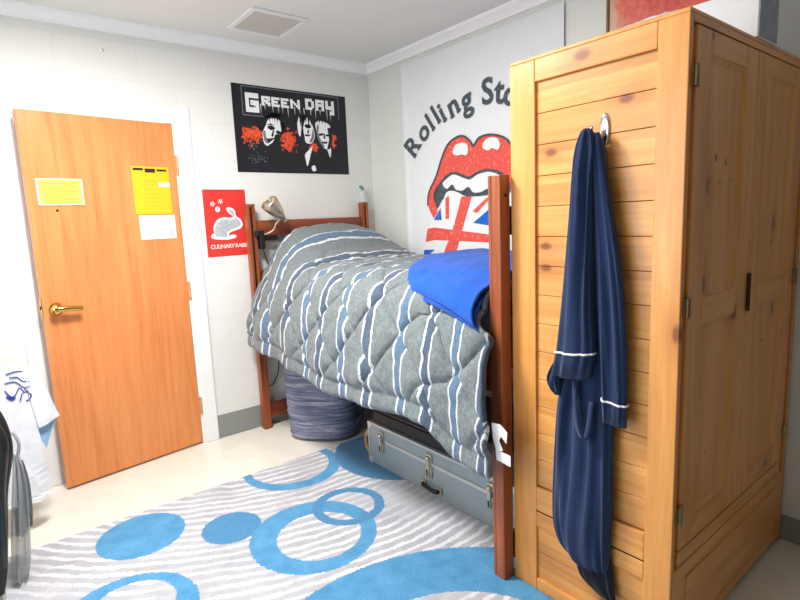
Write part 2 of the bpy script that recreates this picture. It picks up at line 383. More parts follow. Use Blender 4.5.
# cornice along the two visible walls, baseboards
def cornice(along):
    prof = [(0.0, 2.436), (0.014, 2.438), (0.018, 2.452), (0.03, 2.468), (0.046, 2.482), (0.05, 2.4995), (0.0, 2.4995)]
    m = MB(); rows = []
    for e in (0, 1):
        if along == 'x': rows.append([((XL if e else -d), -d, z) for d, z in prof])
        else: rows.append([(-d, (YF if e else -d), z) for d, z in prof])
    m.grid(rows, True); return m
struct(cornice('x').build('trim_1', M_cornice)); struct(cornice('y').build('trim_2', M_cornice))
m = MB(); m.box(DX1 + 0.094, -0.004, -0.006, -0.0005, 0.001, 0.155, 0.002); m.box(XL + 0.001, DX0 - 0.08, -0.006, -0.0005, 0.001, 0.155, 0.002)
struct(m.build('baseboard_back', M_base))
m = MB(); m.box(-0.006, -0.0005, YF + 0.001, -0.007, 0.001, 0.108, 0.002); struct(m.build('baseboard_right', M_base))
# door casing with jambs and stop
m = MB()
m.box(DX0 - 0.075, DX0, -0.012, 0.0, 0.001, DZ + 0.082, 0.004); m.box(DX1, DX1 + 0.09, -0.012, 0.0, 0.001, DZ + 0.082, 0.004)
m.box(DX0 - 0.004, DX1 + 0.004, -0.0117, 0.0, DZ - 0.012, DZ + 0.0815, 0.001)
m.box(DX0 - 0.0, DX0 + 0.012, 0.0, 0.12, 0.001, DZ); m.box(DX1 - 0.012, DX1, 0.0, 0.12, 0.001, DZ); m.box(DX0, DX1, 0.0, 0.12, DZ - 0.012, DZ)
m.box(DX0 + 0.012, DX0 + 0.026, 0.055, 0.09, 0.001, DZ - 0.012); m.box(DX1 - 0.026, DX1 - 0.012, 0.055, 0.09, 0.001, DZ - 0.012)
struct(m.build('trim_3', M_white))

# ------------------------------------------------------------------ door, standing slightly open into the room
TH = 0.1491; HX, HY = -1.446, -0.002
door = thing('door_1', (HX, HY, 0), 'oak veneer door standing slightly open in white frame', 'door'); door['kind'] = 'structure'
door.rotation_euler = (0, 0, TH)
# local frame: the slab runs along -x from the hinge, its room face is y = 0
m = MB(); m.box(-0.770, 0.0, 0.0, 0.044, 0.012, 1.979, 0.0015, 1); m.build('door_slab', M_door, door, local=True)
for z in (1.745, 0.992, 0.252):
    m = MB(); m.lathe([(0.008, -0.055), (0.008, 0.055)], (0.009, -0.006, z), n=12); m.lathe([(0.004, -0.062), (0.009, -0.058), (0.009, -0.055)], (0.009, -0.006, z), n=12)
    m.box(-0.002, 0.0095, -0.003, 0.0015, z - 0.052, z + 0.052)
    m.build('hinge', M_hinged, door, local=True, angle=40)
m = MB(); m.lathe([(0.033, 0), (0.034, 0.006), (0.030, 0.012), (0.016, 0.016), (0.014, 0.045), (0.0, 0.046)], (-0.715, 0.0, 0.985), (0, -1, 0), 28)
hd = m.build('handle', M_brass, door, local=True, angle=40)
m = MB(); m.tube([(-0.725, -0.042, 0.985), (-0.70, -0.05, 0.985), (-0.66, -0.052, 0.983), (-0.63, -0.05, 0.979), (-0.605, -0.046, 0.976)], lambda t: 0.016 - 0.003 * t, 12)
m.lathe([(0.024, 0), (0.027, 0.010), (0.022, 0.022), (0.0, 0.026)], (-0.722, -0.035, 0.985), (0, -1, 0), 20)
m.build('lever', M_brass, hd, local=True, smooth=True)
m = MB(); m.box(-0.7735, -0.7698, 0.010, 0.035, 0.945, 1.045, 0.001, 1); m.box(-0.781, -0.773, 0.015, 0.028, 0.985, 1.005, 0.002, 1); m.build('latch', M_brass, door, local=True)
m = MB(); m.lathe([(0.006, 0), (0.006, 0.004), (0.004, 0.005)], (-0.647, 0.0, 1.487), (0, -1, 0), 12); m.build('peephole', M_dark, door, local=True)

def on_door(s, z, d=0.0):
    c, sn = math.cos(TH), math.sin(TH)
    return Vector((HX - s * c + sn * d, HY - s * sn - c * d, z))
M_yel = plain('yellow_card', (250, 226, 92), 0.5, var=0.02); M_yel2 = plain('golden_yellow_paper', (250, 194, 36), 0.5, var=0.02)
M_ink = plain('black_print', (40, 36, 24), 0.6, var=0.05); M_inky = plain('ochre_print', (214, 180, 60), 0.6, var=0.05); M_silver = plain('pale_frame', (240, 226, 190), 0.4, var=0.03)
M_inkb = plain('pale_blue_print', (190, 198, 214), 0.6, var=0.05)
def card(name, s0, s1, z0, z1, mats, prints, label, cat, group=None, th=0.002):
    """a flat sheet stuck to the door; prints = (mat, a0, a1, b0, b1) in sheet fractions from the left top"""
    P = lambda a, b, d: on_door(s0 + (s1 - s0) * a, z1 + (z0 - z1) * b, d)
    m = MB()
    def slab(a0, a1, b0, b1, d0, d1):
        vs = [m.bm.verts.new(P(a, b, d)) for d in (d0, d1) for a, b in ((a0, b0), (a1, b0), (a1, b1), (a0, b1))]
        m._fin([m.bm.faces.new([vs[i] for i in q]) for q in ((0,1,2,3),(7,6,5,4),(0,4,5,1),(1,5,6,2),(2,6,7,3),(3,7,4,0))])
    slab(0, 1, 0, 1, 0.0006, th)
    for k, a0, a1, b0, b1 in prints: m.mi = k; slab(a0, a1, b0, b1, th, th + 0.0005)
    o = m.build(name, mats, loc=on_door((s0 + s1) / 2, z0, 0.001)); return tag(o, label, cat, group)
pr = [(1, 0.05, 0.95, 0.06, 0.94), (2, 0.07, 0.93, 0.075, 0.095), (2, 0.07, 0.93, 0.90, 0.92)]
pr += [(3, 0.12 + 0.05 * (i % 2), 0.88 - 0.06 * (i % 3), 0.17 + 0.1 * i, 0.20 + 0.1 * i) for i in range(7)]
card('framed_notice', 0.727, 0.515, 1.513, 1.648, [M_silver, M_yel, M_ink, M_inky], pr, 'small yellow notice in a pale frame on the left half of the oak door', 'notice', th=0.006)
pr = [(1, 0.04, 0.31, 0.035, 0.085), (1, 0.35, 0.63, 0.04, 0.125), (1, 0.67, 0.94, 0.05, 0.095), (2, 0.69, 1.0, 0.33, 0.42)]
pr += [(3, 0.25, 0.62, 0.28 + 0.09 * i, 0.30 + 0.09 * i) for i in range(7)]
card('paper_notice', 0.258, 0.047, 1.459, 1.728, [M_yel2, M_ink, M_paper, M_inky], pr, 'tall golden yellow paper notice with black heading on the right side of the oak door', 'notice')
pr = [(1, 0.18, 0.26, 0.12, 0.22), (1, 0.6, 0.9, 0.12, 0.16), (1, 0.1, 0.75, 0.55, 0.57), (1, 0.1, 0.7, 0.7, 0.72), (1, 0.80, 0.93, 0.62, 0.88)]
card('paper_sheet', 0.244, 0.036, 1.314, 1.452, [M_paper, M_inkb], pr, 'white paper sheet below the golden yellow notice on the door', 'paper')

# small white hook on the wall above the door
w = thing('wall_hook', (-1.769, 0, 2.33), 'tiny white hook on the wall high above the oak door', 'hook')
m = MB(); m.box(-1.781, -1.757, -0.004, -0.0003, 2.328, 2.36, 0.003); m.build('hook_plate', M_white, w)
m = MB(); m.tube([(-1.769, -0.004, 2.352), (-1.769, -0.014, 2.342), (-1.769, -0.02, 2.33), (-1.769, -0.028, 2.336)], 0.003, 8); m.build('hook_prong', M_steel, w, smooth=True)

# ------------------------------------------------------------------ ceiling vent
M_vent = plain('vent_enamel', (216, 215, 206), 0.5, var=0.02)
v = thing('ceiling_vent', (-0.99, -0.42, ZC - 0.001), 'square pale vent grille on the ceiling near the cornice', 'vent')
m = MB()
for b in ((-1.16, -0.82, -0.60, -0.57), (-1.16, -0.82, -0.275, -0.245), (-1.16, -1.13, -0.57, -0.275), (-0.85, -0.82, -0.57, -0.275)): m.box(*b, ZC - 0.012, ZC - 0.001, 0.003)
m.build('vent_frame', M_white, v)
m = MB(); m.box(-1.13, -0.85, -0.57, -0.275, ZC - 0.004, ZC - 0.001)
for i in range(14):
    y = -0.563 + i * 0.0208; m.box(-1.13, -0.85, y, y + 0.013, ZC - 0.010, ZC - 0.006)
m.build('vent_slats', M_vent, v)

# ------------------------------------------------------------------ posters on the back wall
M_pblack = plain('poster_black', (26, 30, 36), 0.35, var=0.05); M_pwhite = plain('poster_white', (240, 243, 244), 0.4, var=0.05, scale=60)
M_porange = plain('poster_orange', (226, 84, 48), 0.4, var=0.25, scale=40); M_pgrey = plain('poster_grey', (120, 128, 136), 0.4, var=0.1)
onback = lambda d: (lambda a, b: (a, -d, b))
m = MB(); m.box(-1.062, -0.214, -0.003, -0.0008, 1.712, 2.26)
m.mi = 2
for cx, cz, sx_, sz_, cnt in ((-0.945, 1.95, .042, .028, 190), (-0.69, 1.93, .034, .040, 230), (-0.345, 1.945, .022, .030, 70), (-0.49, 1.90, .016, .022, 60)):
    for i in range(cnt):                              # sprayed orange patches built from many small flecks
        a, b = random.gauss(0, sx_ * .75), random.gauss(0, sz_ * .75); s_ = random.uniform(0.003, 0.010); q = random.random() * 3
        c_, n_ = math.cos(q) * s_, math.sin(q) * s_
        m.poly([(cx + a + u_ * c_ - v_ * n_, cz + b + u_ * n_ + v_ * c_) for u_, v_ in ((-1, -.5), (.7, -.9), (1, .5), (-.4, .8))], onback(0.0034 + 0.000002 * i))
m.mi = 1
for q in ('f1', 'f2', 'f2b', 'f3', 'f3n', 'collar', 'h3'): m.poly(smoothed(SHAPES[q]), onback(0.004))
m.mi = 0
for q in ('hair1', 'e1', 'e1b', 'm1', 'e2', 'm2', 'e3', 'e3b', 'm3'): m.poly(smoothed(SHAPES[q]), onback(0.0046))
BK = lambda pts: m.poly(pts, onback(0.0046))
BK([(-0.80, 1.985), (-0.788, 1.99), (-0.80, 1.945), (-0.815, 1.948)]); BK([(-0.535, 2.01), (-0.527, 2.012), (-0.528, 1.985), (-0.545, 1.985)])
# shadow sides, brows and ragged fringes
BK([(-0.745, 2.05), (-0.715, 2.03), (-0.712, 1.985), (-0.735, 1.96), (-0.752, 1.962), (-0.738, 1.99)]); BK([(-0.80, 1.91), (-0.775, 1.955), (-0.745, 1.95), (-0.76, 1.91), (-0.80, 1.88), (-0.845, 1.88), (-0.83, 1.896)])
BK([(-0.85, 2.016), (-0.81, 2.032), (-0.786, 2.016), (-0.812, 2.022)]); BK([(-0.585, 2.10), (-0.545, 2.10), (-0.572, 2.02), (-0.566, 1.94), (-0.60, 1.93), (-0.585, 2.02)])
for i in range(7):
    x = -0.86 + i * 0.018; BK([(x, 2.10), (x + 0.02, 2.10), (x + 0.006, 2.045 - 0.006 * (i % 3))])
for i in range(6):
    x = -0.62 + i * 0.021; BK([(x, 2.11), (x + 0.024, 2.11), (x + 0.008, 2.052 - 0.014 * ((i * 2) % 3))])
for i in range(6):
    x = -0.47 + i * 0.021; BK([(x, 2.085), (x + 0.02, 2.085), (x + 0.012, 2.058)])
BK([(-0.378, 2.03), (-0.34, 2.04), (-0.34, 1.95), (-0.368, 1.885), (-0.39, 1.885), (-0.368, 1.95)]); BK([(-0.412, 1.99), (-0.403, 1.992), (-0.398, 1.955), (-0.414, 1.957)])
m.mi = 3
m.poly(smoothed([(-0.468, 2.01), (-0.455, 2.05), (-0.446, 2.04), (-0.452, 1.99), (-0.435, 1.94), (-0.41, 1.905), (-0.425, 1.90), (-0.452, 1.94)]), onback(0.0048)); m.poly(smoothed([(-0.495, 2.02), (-0.49, 1.96), (-0.515, 1.925), (-0.53, 1.93), (-0.512, 1.96)]), onback(0.0048))
m.poly(smoothed([(-0.87, 1.97), (-0.855, 1.98), (-0.85, 1.94), (-0.84, 1.90), (-0.865, 1.915)]), onback(0.0048))
m.mi = 1
GL = {'G': ('11111', '10000', '10111', '10001', '11111'), 'R': ('1111', '1001', '1110', '1011', '1001'), 'E': ('1111', '1000', '1110', '1000', '1111'),
      'N': ('10001', '11001', '10101', '10011', '10001'), 'D': ('1110', '1001', '1001', '1001', '1110'), 'A': ('1111', '1001', '1111', '1001', '1001'), 'Y': ('1001', '1001', '1111', '0001', '0011')}
def block_letter(ch, x0, x1, z0, z1):
    g = GL[ch]; nx = len(g[0]); hx, hz = (x1 - x0) / nx, (z1 - z0) / 5
    for r in range(5):
        for c in range(nx):
            if g[r][c] == '1':
                a, b = x0 + c * hx, z1 - r * hz; e = 0.22
                m.poly([(a - hx * e, b + hz * e), (a + hx * (1 + e), b + hz * e), (a + hx * (1 + e), b - hz * (1 + e)), (a - hx * e, b - hz * (1 + e))], onback(0.004 + 0.00003 * (r * nx + c)))
block_letter('G', -0.972, -0.888, 2.095, 2.206)
for ch, a, b in (('R', -0.862, -0.806), ('E', -0.792, -0.738), ('E', -0.724, -0.672), ('N', -0.655, -0.588)): block_letter(ch, a, b, 2.142, 2.198)
for ch, a, b in (('D', -0.540, -0.478), ('A', -0.460, -0.398)): block_letter(ch, a, b, 2.146, 2.214)
block_letter('Y', -0.380, -0.316, 2.125, 2.214)
for i in range(16):                                   # paint drips under the lettering
    a = -0.96 + i * 0.041 + random.uniform(-.01, .01); l_ = random.uniform(0.02, 0.06); m.poly([(a, 2.15), (a + 0.006, 2.15), (a + 0.004, 2.13 - l_)], onback(0.0038))
m.mi = 3
for a in ((-1.0, -0.275, 2.246, 2.2505), (-1.0, -0.995, 2.07, 2.246), (-0.28, -0.275, 2.09, 2.246), (-1.0, -0.86, 2.068, 2.073)): m.poly([(a[0], a[2]), (a[1], a[2]), (a[1], a[3]), (a[0], a[3])], onback(0.0042))
for i in range(40):
    a, b = random.uniform(-1.0, -0.85), random.uniform(1.76, 1.9); m.poly([(a, b), (a + .008, b + .003), (a + .005, b + .011)], onback(0.0042))
tag(m.build('band_poster', [M_pblack, M_pwhite, M_porange, M_pgrey], loc=(-0.638, -0.001, 1.712)), 'wide black band poster with three pale faces and white block lettering', 'poster')

M_red = plain('poster_red', (214, 58, 52), 0.4, var=0.03); M_mott = plain('mottled_grey_print', (178, 184, 190), 0.5, var=0.3, scale=150); M_pink = plain('pale_pink_print', (244, 214, 208), 0.5, var=0.02)
m = MB(); m.mi = 1; m.box(-1.314, -1.018, -0.003, -0.0008, 1.174, 1.612)
m.mi = 0; m.poly([(-1.304, 1.602), (-1.028, 1.602), (-1.028, 1.182), (-1.304, 1.182)], onback(0.0034))
m.mi = 1; m.poly(smoothed(SHAPES['rab']), onback(0.004)); m.mi = 2; m.poly(smoothed(SHAPES['rin']), onback(0.0046)); m.mi = 1
for k_, (cx, cz) in enumerate(SHAPES['fl']):
    if k_ == 2:
        m.poly([(cx + 0.016 * math.cos(i / 12 * 2 * PI), cz + 0.017 * math.sin(i / 12 * 2 * PI)) for i in range(12)], onback(0.004))
        m.mi = 0; m.poly([(cx + 0.005 * math.cos(i / 8 * 2 * PI), cz + 0.005 * math.sin(i / 8 * 2 * PI)) for i in range(8)], onback(0.0046)); m.mi = 1
    else:
        for q in range(5):
            a = q * 2 * PI / 5 + k_; m.poly([(cx, cz), (cx + 0.016 * math.cos(a - .3), cz + 0.016 * math.sin(a - .3)), (cx + 0.016 * math.cos(a + .3), cz + 0.016 * math.sin(a + .3))], onback(0.004 + 0.0001 * q))
m.mi = 3; m.text('CULINARY RABBIT', lambda a, b: (-1.150 + a, -0.004, 1.234 + b), 0.036, 0.0010, spacing=0.86)
tag(m.build('rabbit_poster', [M_red, M_paper, M_mott, M_pink], loc=(-1.166, -0.001, 1.174)), 'red poster with a pale rabbit on the wall beside the door', 'poster')

# ------------------------------------------------------------------ tapestry on the right wall
def cloth_mat(name, c, scale=260, bump=0.25, rough=0.9, var=0.07, sheen=0.2):
    k = NT(name); k.setp(rough, 0, 0.15); v = k.coord()
    n = k.noise(v, scale, 2); n2 = k.noise(v, 14, 3)
    f = k.math('ADD', k.math('MULTIPLY', n, 0.6), k.math('MULTIPLY', n2, 0.4))
    k.base(k.ramp(f, [(0.3, tuple(x * (1 - var * 1.6) for x in lin(c)[:3]) + (1,)), (0.7, tuple(min(1, x * (1 + var * 1.6)) for x in lin(c)[:3]) + (1,))]))
    k.b.inputs['Sheen Weight'].default_value = sheen; k.bump(n, bump, 0.002); return k.m
M_tap = cloth_mat('white_printed_cotton', (226, 231, 234), var=0.02)
def faded(name, c, c2):
    k = NT(name); k.setp(0.9, 0, 0.1); n = k.noise(k.coord(), 45, 5, 0.75)
    k.base(k.ramp(n, [(0.35, lin(c)), (0.55, lin(c)), (0.72, lin(c2))])); return k.m
M_tred = faded('faded_red_print', (226, 92, 82), (240, 172, 162)); M_tgrey = faded('faded_charcoal_print', (78, 88, 94), (130, 138, 142)); M_tblue = faded('faded_blue_print', (40, 104, 200), (120, 160, 215)); M_twhite = plain('white_print', (232, 235, 236), 0.9, var=0.02)
def tapx(y, z):
    e = math.exp(-((y + 0.425) / 0.022) ** 2) * 0.012
    return -0.012 - 0.003 * math.sin(y * 9 + z * 1.5) - 0.0012 * math.sin(y * 21 - z) - e
m = MB(); ny, nz = 110, 24
rows = [[(tapx(-0.39 - 1.31 * j / ny, 0.9 + 1.506 * i / nz), -0.39 - 1.31 * j / ny, 0.9 + 1.506 * i / nz) for j in range(ny + 1)] for i in range(nz + 1)]
m.grid(rows)
def ontap(d): return lambda a, b: (tapx(a, b) - d, a, b)
for mi, q, d in ((2, 'mouth', .003), (1, 'lip', .0035), (3, 'tongue', .004), (4, 'b1', .0055), (4, 'b2', .0055), (4, 'b3', .0055), (4, 'b4', .0055), (1, 'r1', .006), (1, 'r2', .006), (1, 'rh', .0065), (1, 'rv', .007), (3, 'teeth', .006), (3, 'h1', .0075), (3, 'h2', .0075)):
    m.mi = mi; m.poly(smoothed(SHAPES[q]) if q in ('mouth', 'lip', 'tongue', 'teeth', 'h1', 'h2') else SHAPES[q], ontap(d), 5)
def outline(pts, w, d, closed=True):
    P = [Vector((a, b, 0)) for a, b in pts]; P = P + [P[0]] if closed else P
    for a, b in zip(P, P[1:]):
        t = (b - a).normalized() * w * 0.4; n_ = Vector((-t.y, t.x, 0)).normalized() * w / 2
        m.poly([((a - t + n_).x, (a - t + n_).y), ((b + t + n_).x, (b + t + n_).y), ((b + t - n_).x, (b + t - n_).y), ((a - t - n_).x, (a - t - n_).y)], ontap(d), 2)
m.mi = 2; outline(smoothed(SHAPES['teeth']), 0.012, 0.0072); outline(smoothed(SHAPES['lip'][1:18], 4, False), 0.013, 0.0072, False); outline(smoothed(SHAPES['lip'][18:29], 4, False), 0.010, 0.0074, False)
# arched lettering, letter by letter; the last letters run behind the wardrobe
for ch, y, z, ang, hgt in (('R', -0.506, 1.855, 47, .196), ('o', -0.615, 1.940, 43, .196), ('l', -0.690, 1.985, 38, .196), ('l', -0.748, 2.022, 36, .196), ('i', -0.805, 2.025, 31, .196), ('n', -0.905, 2.052, 24, .196), ('g', -1.02, 2.065, 14, .196),
                       ('S', -1.185, 2.075, 2, .205), ('t', -1.275, 2.06, -5, .205), ('o', -1.36, 2.035, -12, .196), ('n', -1.46, 1.995, -24, .196), ('e', -1.55, 1.93, -34, .196), ('s', -1.63, 1.86, -44, .196)):
    a = math.radians(ang)
    def fm(px, py, y=y, z=z, a=a):
        py -= 0.06; u = px * math.cos(a) - py * math.sin(a); w_ = px * math.sin(a) + py * math.cos(a)
        return ontap(0.005)(y - u, z + w_)
    m.mi = 2; m.text(ch, fm, hgt, 0.005)
    ser = {'R': ((-.03, 0), (.03, 0)), 'l': ((0, 0),), 'i': ((0, 0),), 'n': ((-.032, 0), (.032, 0)), 't': (), 'o': (), 'g': (), 'S': (), 'e': (), 's': ()}[ch]
    for sx, sy in ser: m.poly([(sx - .019, sy), (sx + .019, sy), (sx + .019, sy + .012), (sx - .019, sy + .012)], lambda px, py, fm=fm: Vector(fm(px, py)) + Vector((-.0004, 0, 0)))
o = m.build('wall_tapestry', [M_tap, M_tred, M_tgrey, M_twhite, M_tblue], loc=(-0.012, -1.04, 0.9), smooth=True, recalc=False)
tag(o, 'white cloth tapestry with red lips, flag tongue and arched lettering', 'tapestry')

# framed red picture high on the right wall beyond the wardrobe top
p = thing('framed_picture', (0, -2.3, 2.0), 'red and beige picture in thin dark frame high behind wardrobe', 'picture')
m = MB()
for b in ((-2.72, -1.93, 2.0, 2.012), (-2.72, -1.93, 2.418, 2.43), (-2.72, -2.708, 2.012, 2.418), (-1.942, -1.93, 2.012, 2.418)): m.box(-0.018, -0.001, *b, 0.002)
m.build('picture_frame', plain('dark_bronze_frame', (120, 92, 66), 0.4, var=0.1), p)
k = NT('red_beige_picture'); k.setp(0.5); vv = k.coord(); sx = k.n('ShaderNodeSeparateXYZ'); k.l(vv, sx.inputs[0])
n1 = k.noise(vv, 7, 4, 0.6, 1.0); f_ = k.math('ADD', k.math('MULTIPLY', sx.outputs[1], -2.2), k.math('MULTIPLY', n1, 0.5))
lw = k.ramp(f_, [(0.0, lin((206, 202, 174))), (0.28, lin((226, 200, 168))), (0.42, lin((232, 112, 96))), (0.8, lin((222, 84, 76)))])
# object origin sits at the picture's middle, so shift
vv.node.inputs['Location'].default_value = (0, -0.36, 0); k.base(k.mix(0.25, lw, k.ramp(k.noise(vv, 40, 4), [(0.3, lin((150, 40, 40))), (0.7, lin((236, 170, 140)))])))
m = MB(); m.box(-0.008, -0.002, -2.708, -1.942, 2.012, 2.418); m.build('picture_print', k.m, p)
# ------------------------------------------------------------------ bed frame
bed = thing('bed_frame', (-0.58, -1.1, 0), 'raised reddish-brown wooden bed frame against the back wall corner', 'bed')
BX0, BX1, BXR0, BXR1, HP = -1.056, -1.0035, -0.166, -0.112, 1.505
HY0, HY1, FY0, FY1 = -0.083, -0.03, -2.164, -2.111
def slotted_post(x0, x1, y0, y1, side, zb=0.0):
    """bed post with a dark rail slot cut along its inner face (side = -1: slot in the -y face, +1: in the +y face)"""
    m = MB(); a, b, d = (x1 - x0) * 0.34, (x1 - x0) * 0.62, 0.012; zs = 0.74
    m.box(x0 + a, x0 + b, *((y0, y0 + d) if side < 0 else (y1 - d, y1)), zb, zs)
    if side < 0:
        m.box(x0, x1, y0 + d, y1, zb, HP, 0.003); m.box(x0, x0 + a, y0, y0 + d, zb, HP, 0.002); m.box(x0 + b, x1, y0, y0 + d, zb, HP, 0.002)
        s_ = MB(); s_.box(x0 + a, x0 + b, y0 + d - 0.001, y0 + d - 0.0004, zs, HP - 0.02)
    else:
        m.box(x0, x1, y0, y1 - d, zb, HP, 0.003); m.box(x0, x0 + a, y1 - d, y1, zb, HP, 0.002); m.box(x0 + b, x1, y1 - d, y1, zb, HP, 0.002)
        s_ = MB(); s_.box(x0 + a, x0 + b, y1 - d + 0.0004, y1 - d + 0.001, zs, HP - 0.02)
    o = m.build('bed_post', M_cherry, bed); s_.build('rail_slot', M_dark, o); return o
slotted_post(BX0, BX1, HY0, HY1, -1); slotted_post(BXR0, BXR1, HY0, HY1, -1)
fp = slotted_post(BX0, BX1, FY0, FY1, 1, 0.013); slotted_post(BXR0, BXR1, FY0, FY1, 1)
for r_, z_ in ((0.006, 1.437), (0.003, 0.62)):
    m = MB(); m.lathe([(r_, 0), (r_, 0.0012)], (-1.027, FY0, z_), (0, -1, 0), 12); m.build('bolt_hole', M_dark, fp)
for z0, z1 in ((1.30, 1.40), (1.007, 1.079), (0.50, 0.585), (0.07, 0.17)):
    m = MB(); m.box(BX1 - 0.004, BXR0 + 0.004, -0.068, -0.042, z0, z1, 0.004); m.build('headboard_rail', M_cherryx, bed)
for z0, z1 in ((1.30, 1.40), (1.007, 1.079), (0.07, 0.17)):
    m = MB(); m.box(BX1 - 0.004, BXR0 + 0.004, -2.152, -2.126, z0, z1, 0.004); m.build('footboard_rail', M_cherryx, bed)
for x0, x1 in ((-1.04, -1.012), (-0.154, -0.126)):
    m = MB(); m.box(x0, x1, FY1 - 0.004, HY0 + 0.004, 0.73, 0.85, 0.004); m.build('side_rail', M_cherryy, bed)
m = MB()
for i in range(12): m.box(-1.012, -0.154, -2.05 + i * 0.17, -1.97 + i * 0.17, 0.775, 0.795)
m.build('bed_slats', M_cherryx, bed)
M_matt = cloth_mat('mattress_ticking', (150, 168, 176), var=0.05)
m = MB(); m.box(-1.005, -0.16, -2.10, -0.095, 0.797, 1.045, 0.03, 3); tag(m.build('mattress', M_matt, loc=(-0.58, -1.1, 0.797), smooth=False), 'bed mattress lying on the frame, covered by the striped comforter', 'mattress')

# ------------------------------------------------------------------ comforter
def comforter_mat():
    k = NT('striped_comforter'); k.setp(0.85, 0, 0.2); k.b.inputs['Sheen Weight'].default_value = 0.15
    uv = k.n('ShaderNodeUVMap'); sx = k.n('ShaderNodeSeparateXYZ'); k.l(uv.outputs[0], sx.inputs[0])
    ob = k.coord(); wob = k.noise(ob, 22, 3, 0.6)
    u = k.math('ADD', sx.outputs[0], k.math('MULTIPLY', k.math('SUBTRACT', wob, 0.5), 0.12))
    fr = k.math('FRACT', k.math('ADD', u, 0.5)); dd = k.math('ABSOLUTE', k.math('SUBTRACT', fr, 0.5))
    idx = k.math('FLOOR', k.math('ADD', u, 0.5)); odd = k.math('FLOORED_MODULO', idx, 2.0)
    h1, h2 = k.noise(ob, 320, 2, 0.8), k.noise(ob, 60, 3, 0.7); h = k.math('ADD', k.math('MULTIPLY', h1, 0.7), k.math('MULTIPLY', h2, 0.3))
    grey = k.ramp(h, [(0.34, lin((76, 86, 91))), (0.52, lin((113, 123, 126))), (0.68, lin((150, 157, 159)))])
    blue = k.ramp(h, [(0.34, lin((68, 92, 116))), (0.66, lin((106, 131, 154)))])
    slate = k.ramp(h, [(0.34, lin((60, 74, 92))), (0.66, lin((92, 108, 128)))])
    wht = k.ramp(h, [(0.34, lin((196, 200, 206))), (0.66, lin((240, 242, 246)))])
    isb = k.math('LESS_THAN', dd, 0.115); isw = k.math('LESS_THAN', dd, 0.168)
    thin = k.math('LESS_THAN', k.math('ABSOLUTE', k.math('SUBTRACT', dd, 0.143)), 0.006)   # grey thread between the two white lines
    c = k.mix(isw, grey, wht); c = k.mix(k.math('MULTIPLY', thin, 0.7), c, grey); c = k.mix(isb, c, k.mix(odd, blue, slate)); k.base(c)
    k.bump(k.math('ADD', k.math('MULTIPLY', h1, 0.12), k.noise(k.coord((1, 1, 0.6)), 26, 4, 0.65, 0.8)), 0.5, 0.012); return k.m
M_comf = comforter_mat()
SHAL = [(-0.085, .93), (-0.098, 1.06), (-0.13, 1.10), (-0.25, 1.125), (-0.5, 1.13), (-0.75, 1.125), (-0.93, 1.108), (-1.035, 1.055), (-1.093, .93), (-1.125, .75), (-1.14, .6)]
def station(y, hem, add=None, pts=None):
    P = [list(q) for q in (pts or SHAL)]
    z9 = P[8][1]; P[10][1] = hem; P[9][1] = hem + (z9 - hem) * 0.52
    return (y, P)
ST = [station(-0.10, .600, pts=[(-.085, .93), (-.10, 1.10), (-.15, 1.20), (-.28, 1.275), (-.46, 1.30), (-.66, 1.30), (-.80, 1.262), (-.93, 1.12), (-1.04, .90), (-1.10, .75), (-1.125, .6)]),
      station(-0.24, .602, pts=[(-.085, .93), (-.10, 1.12), (-.15, 1.235), (-.28, 1.315), (-.46, 1.345), (-.68, 1.34), (-.84, 1.295), (-.955, 1.14), (-1.05, .92), (-1.11, .75), (-1.135, .6)]),
      station(-0.40, .600, pts=[(-.085, .93), (-.10, 1.10), (-.15, 1.195), (-.28, 1.27), (-.48, 1.295), (-.70, 1.285), (-.86, 1.245), (-.985, 1.12), (-1.07, .92), (-1.115, .75), (-1.14, .6)]),
      station(-0.58, .587, pts=[(-.085, .93), (-.098, 1.07), (-.13, 1.13), (-.25, 1.17), (-.5, 1.185), (-.73, 1.178), (-.90, 1.145), (-1.02, 1.065), (-1.085, .92), (-1.12, .75), (-1.14, .6)]),
      station(-0.76, .560), station(-0.95, .538), station(-1.15, .524), station(-1.35, .535), station(-1.55, .552), station(-1.72, .566), station(-1.83, .572), station(-1.90, .520), station(-1.98, .472), station(-2.08, .464), station(-2.17, .472)]
def profile(y):
    """control polygon of the comforter's cross-section at y"""
    for i in range(len(ST) - 1):
        if y >= ST[i + 1][0] or i == len(ST) - 2:
            a, b = ST[i], ST[i + 1]; t = (y - a[0]) / (b[0] - a[0]); t = min(max(t, 0), 1.0)
            p0, p3 = ST[max(i - 1, 0)][1], ST[min(i + 2, len(ST) - 1)][1]
            out = []
            for q in range(11):
                r = []
                for c in (0, 1):
                    A, B = a[1][q][c], b[1][q][c]; e = t * t * (3 - 2 * t); r.append(A + (B - A) * (0.5 * e + 0.5 * t))
                out.append(r)
            return out
def csurf(y, t):
    """point of the comforter surface; t = 0 at the side wall, 1 at the hem"""
    P = profile(y); x = t * 10; j = min(int(x), 9); u = x - j
    g = lambda q: P[min(max(q, 0), 10)]
    a, b, c, d = g(j - 1), g(j), g(j + 1), g(j + 2)
    r = [0.5 * ((2*b[k]) + (c[k]-a[k])*u + (2*a[k]-5*b[k]+4*c[k]-d[k])*u*u + (3*b[k]-a[k]-3*c[k]+d[k])*u**3) for k in (0, 1)]
    # the top layer stops inside the posts, the side drape passes outside them
    yy = y
    w = sstep(0.755, 0.795, t)
    lo, hi = -2.095 - 0.058 * w - 0.038 * sstep(0.84, 1.0, t), -0.10
    yy = -0.10 + (y + 0.10) * (lo - hi) / (-2.17 + 0.10)
    return Vector((r[0], yy, r[1]))
NY, NT_ = 250, 190
S0 = [[csurf(-0.10 - 2.07 * i / NY, j / NT_) for j in range(NT_ + 1)] for i in range(NY + 1)]
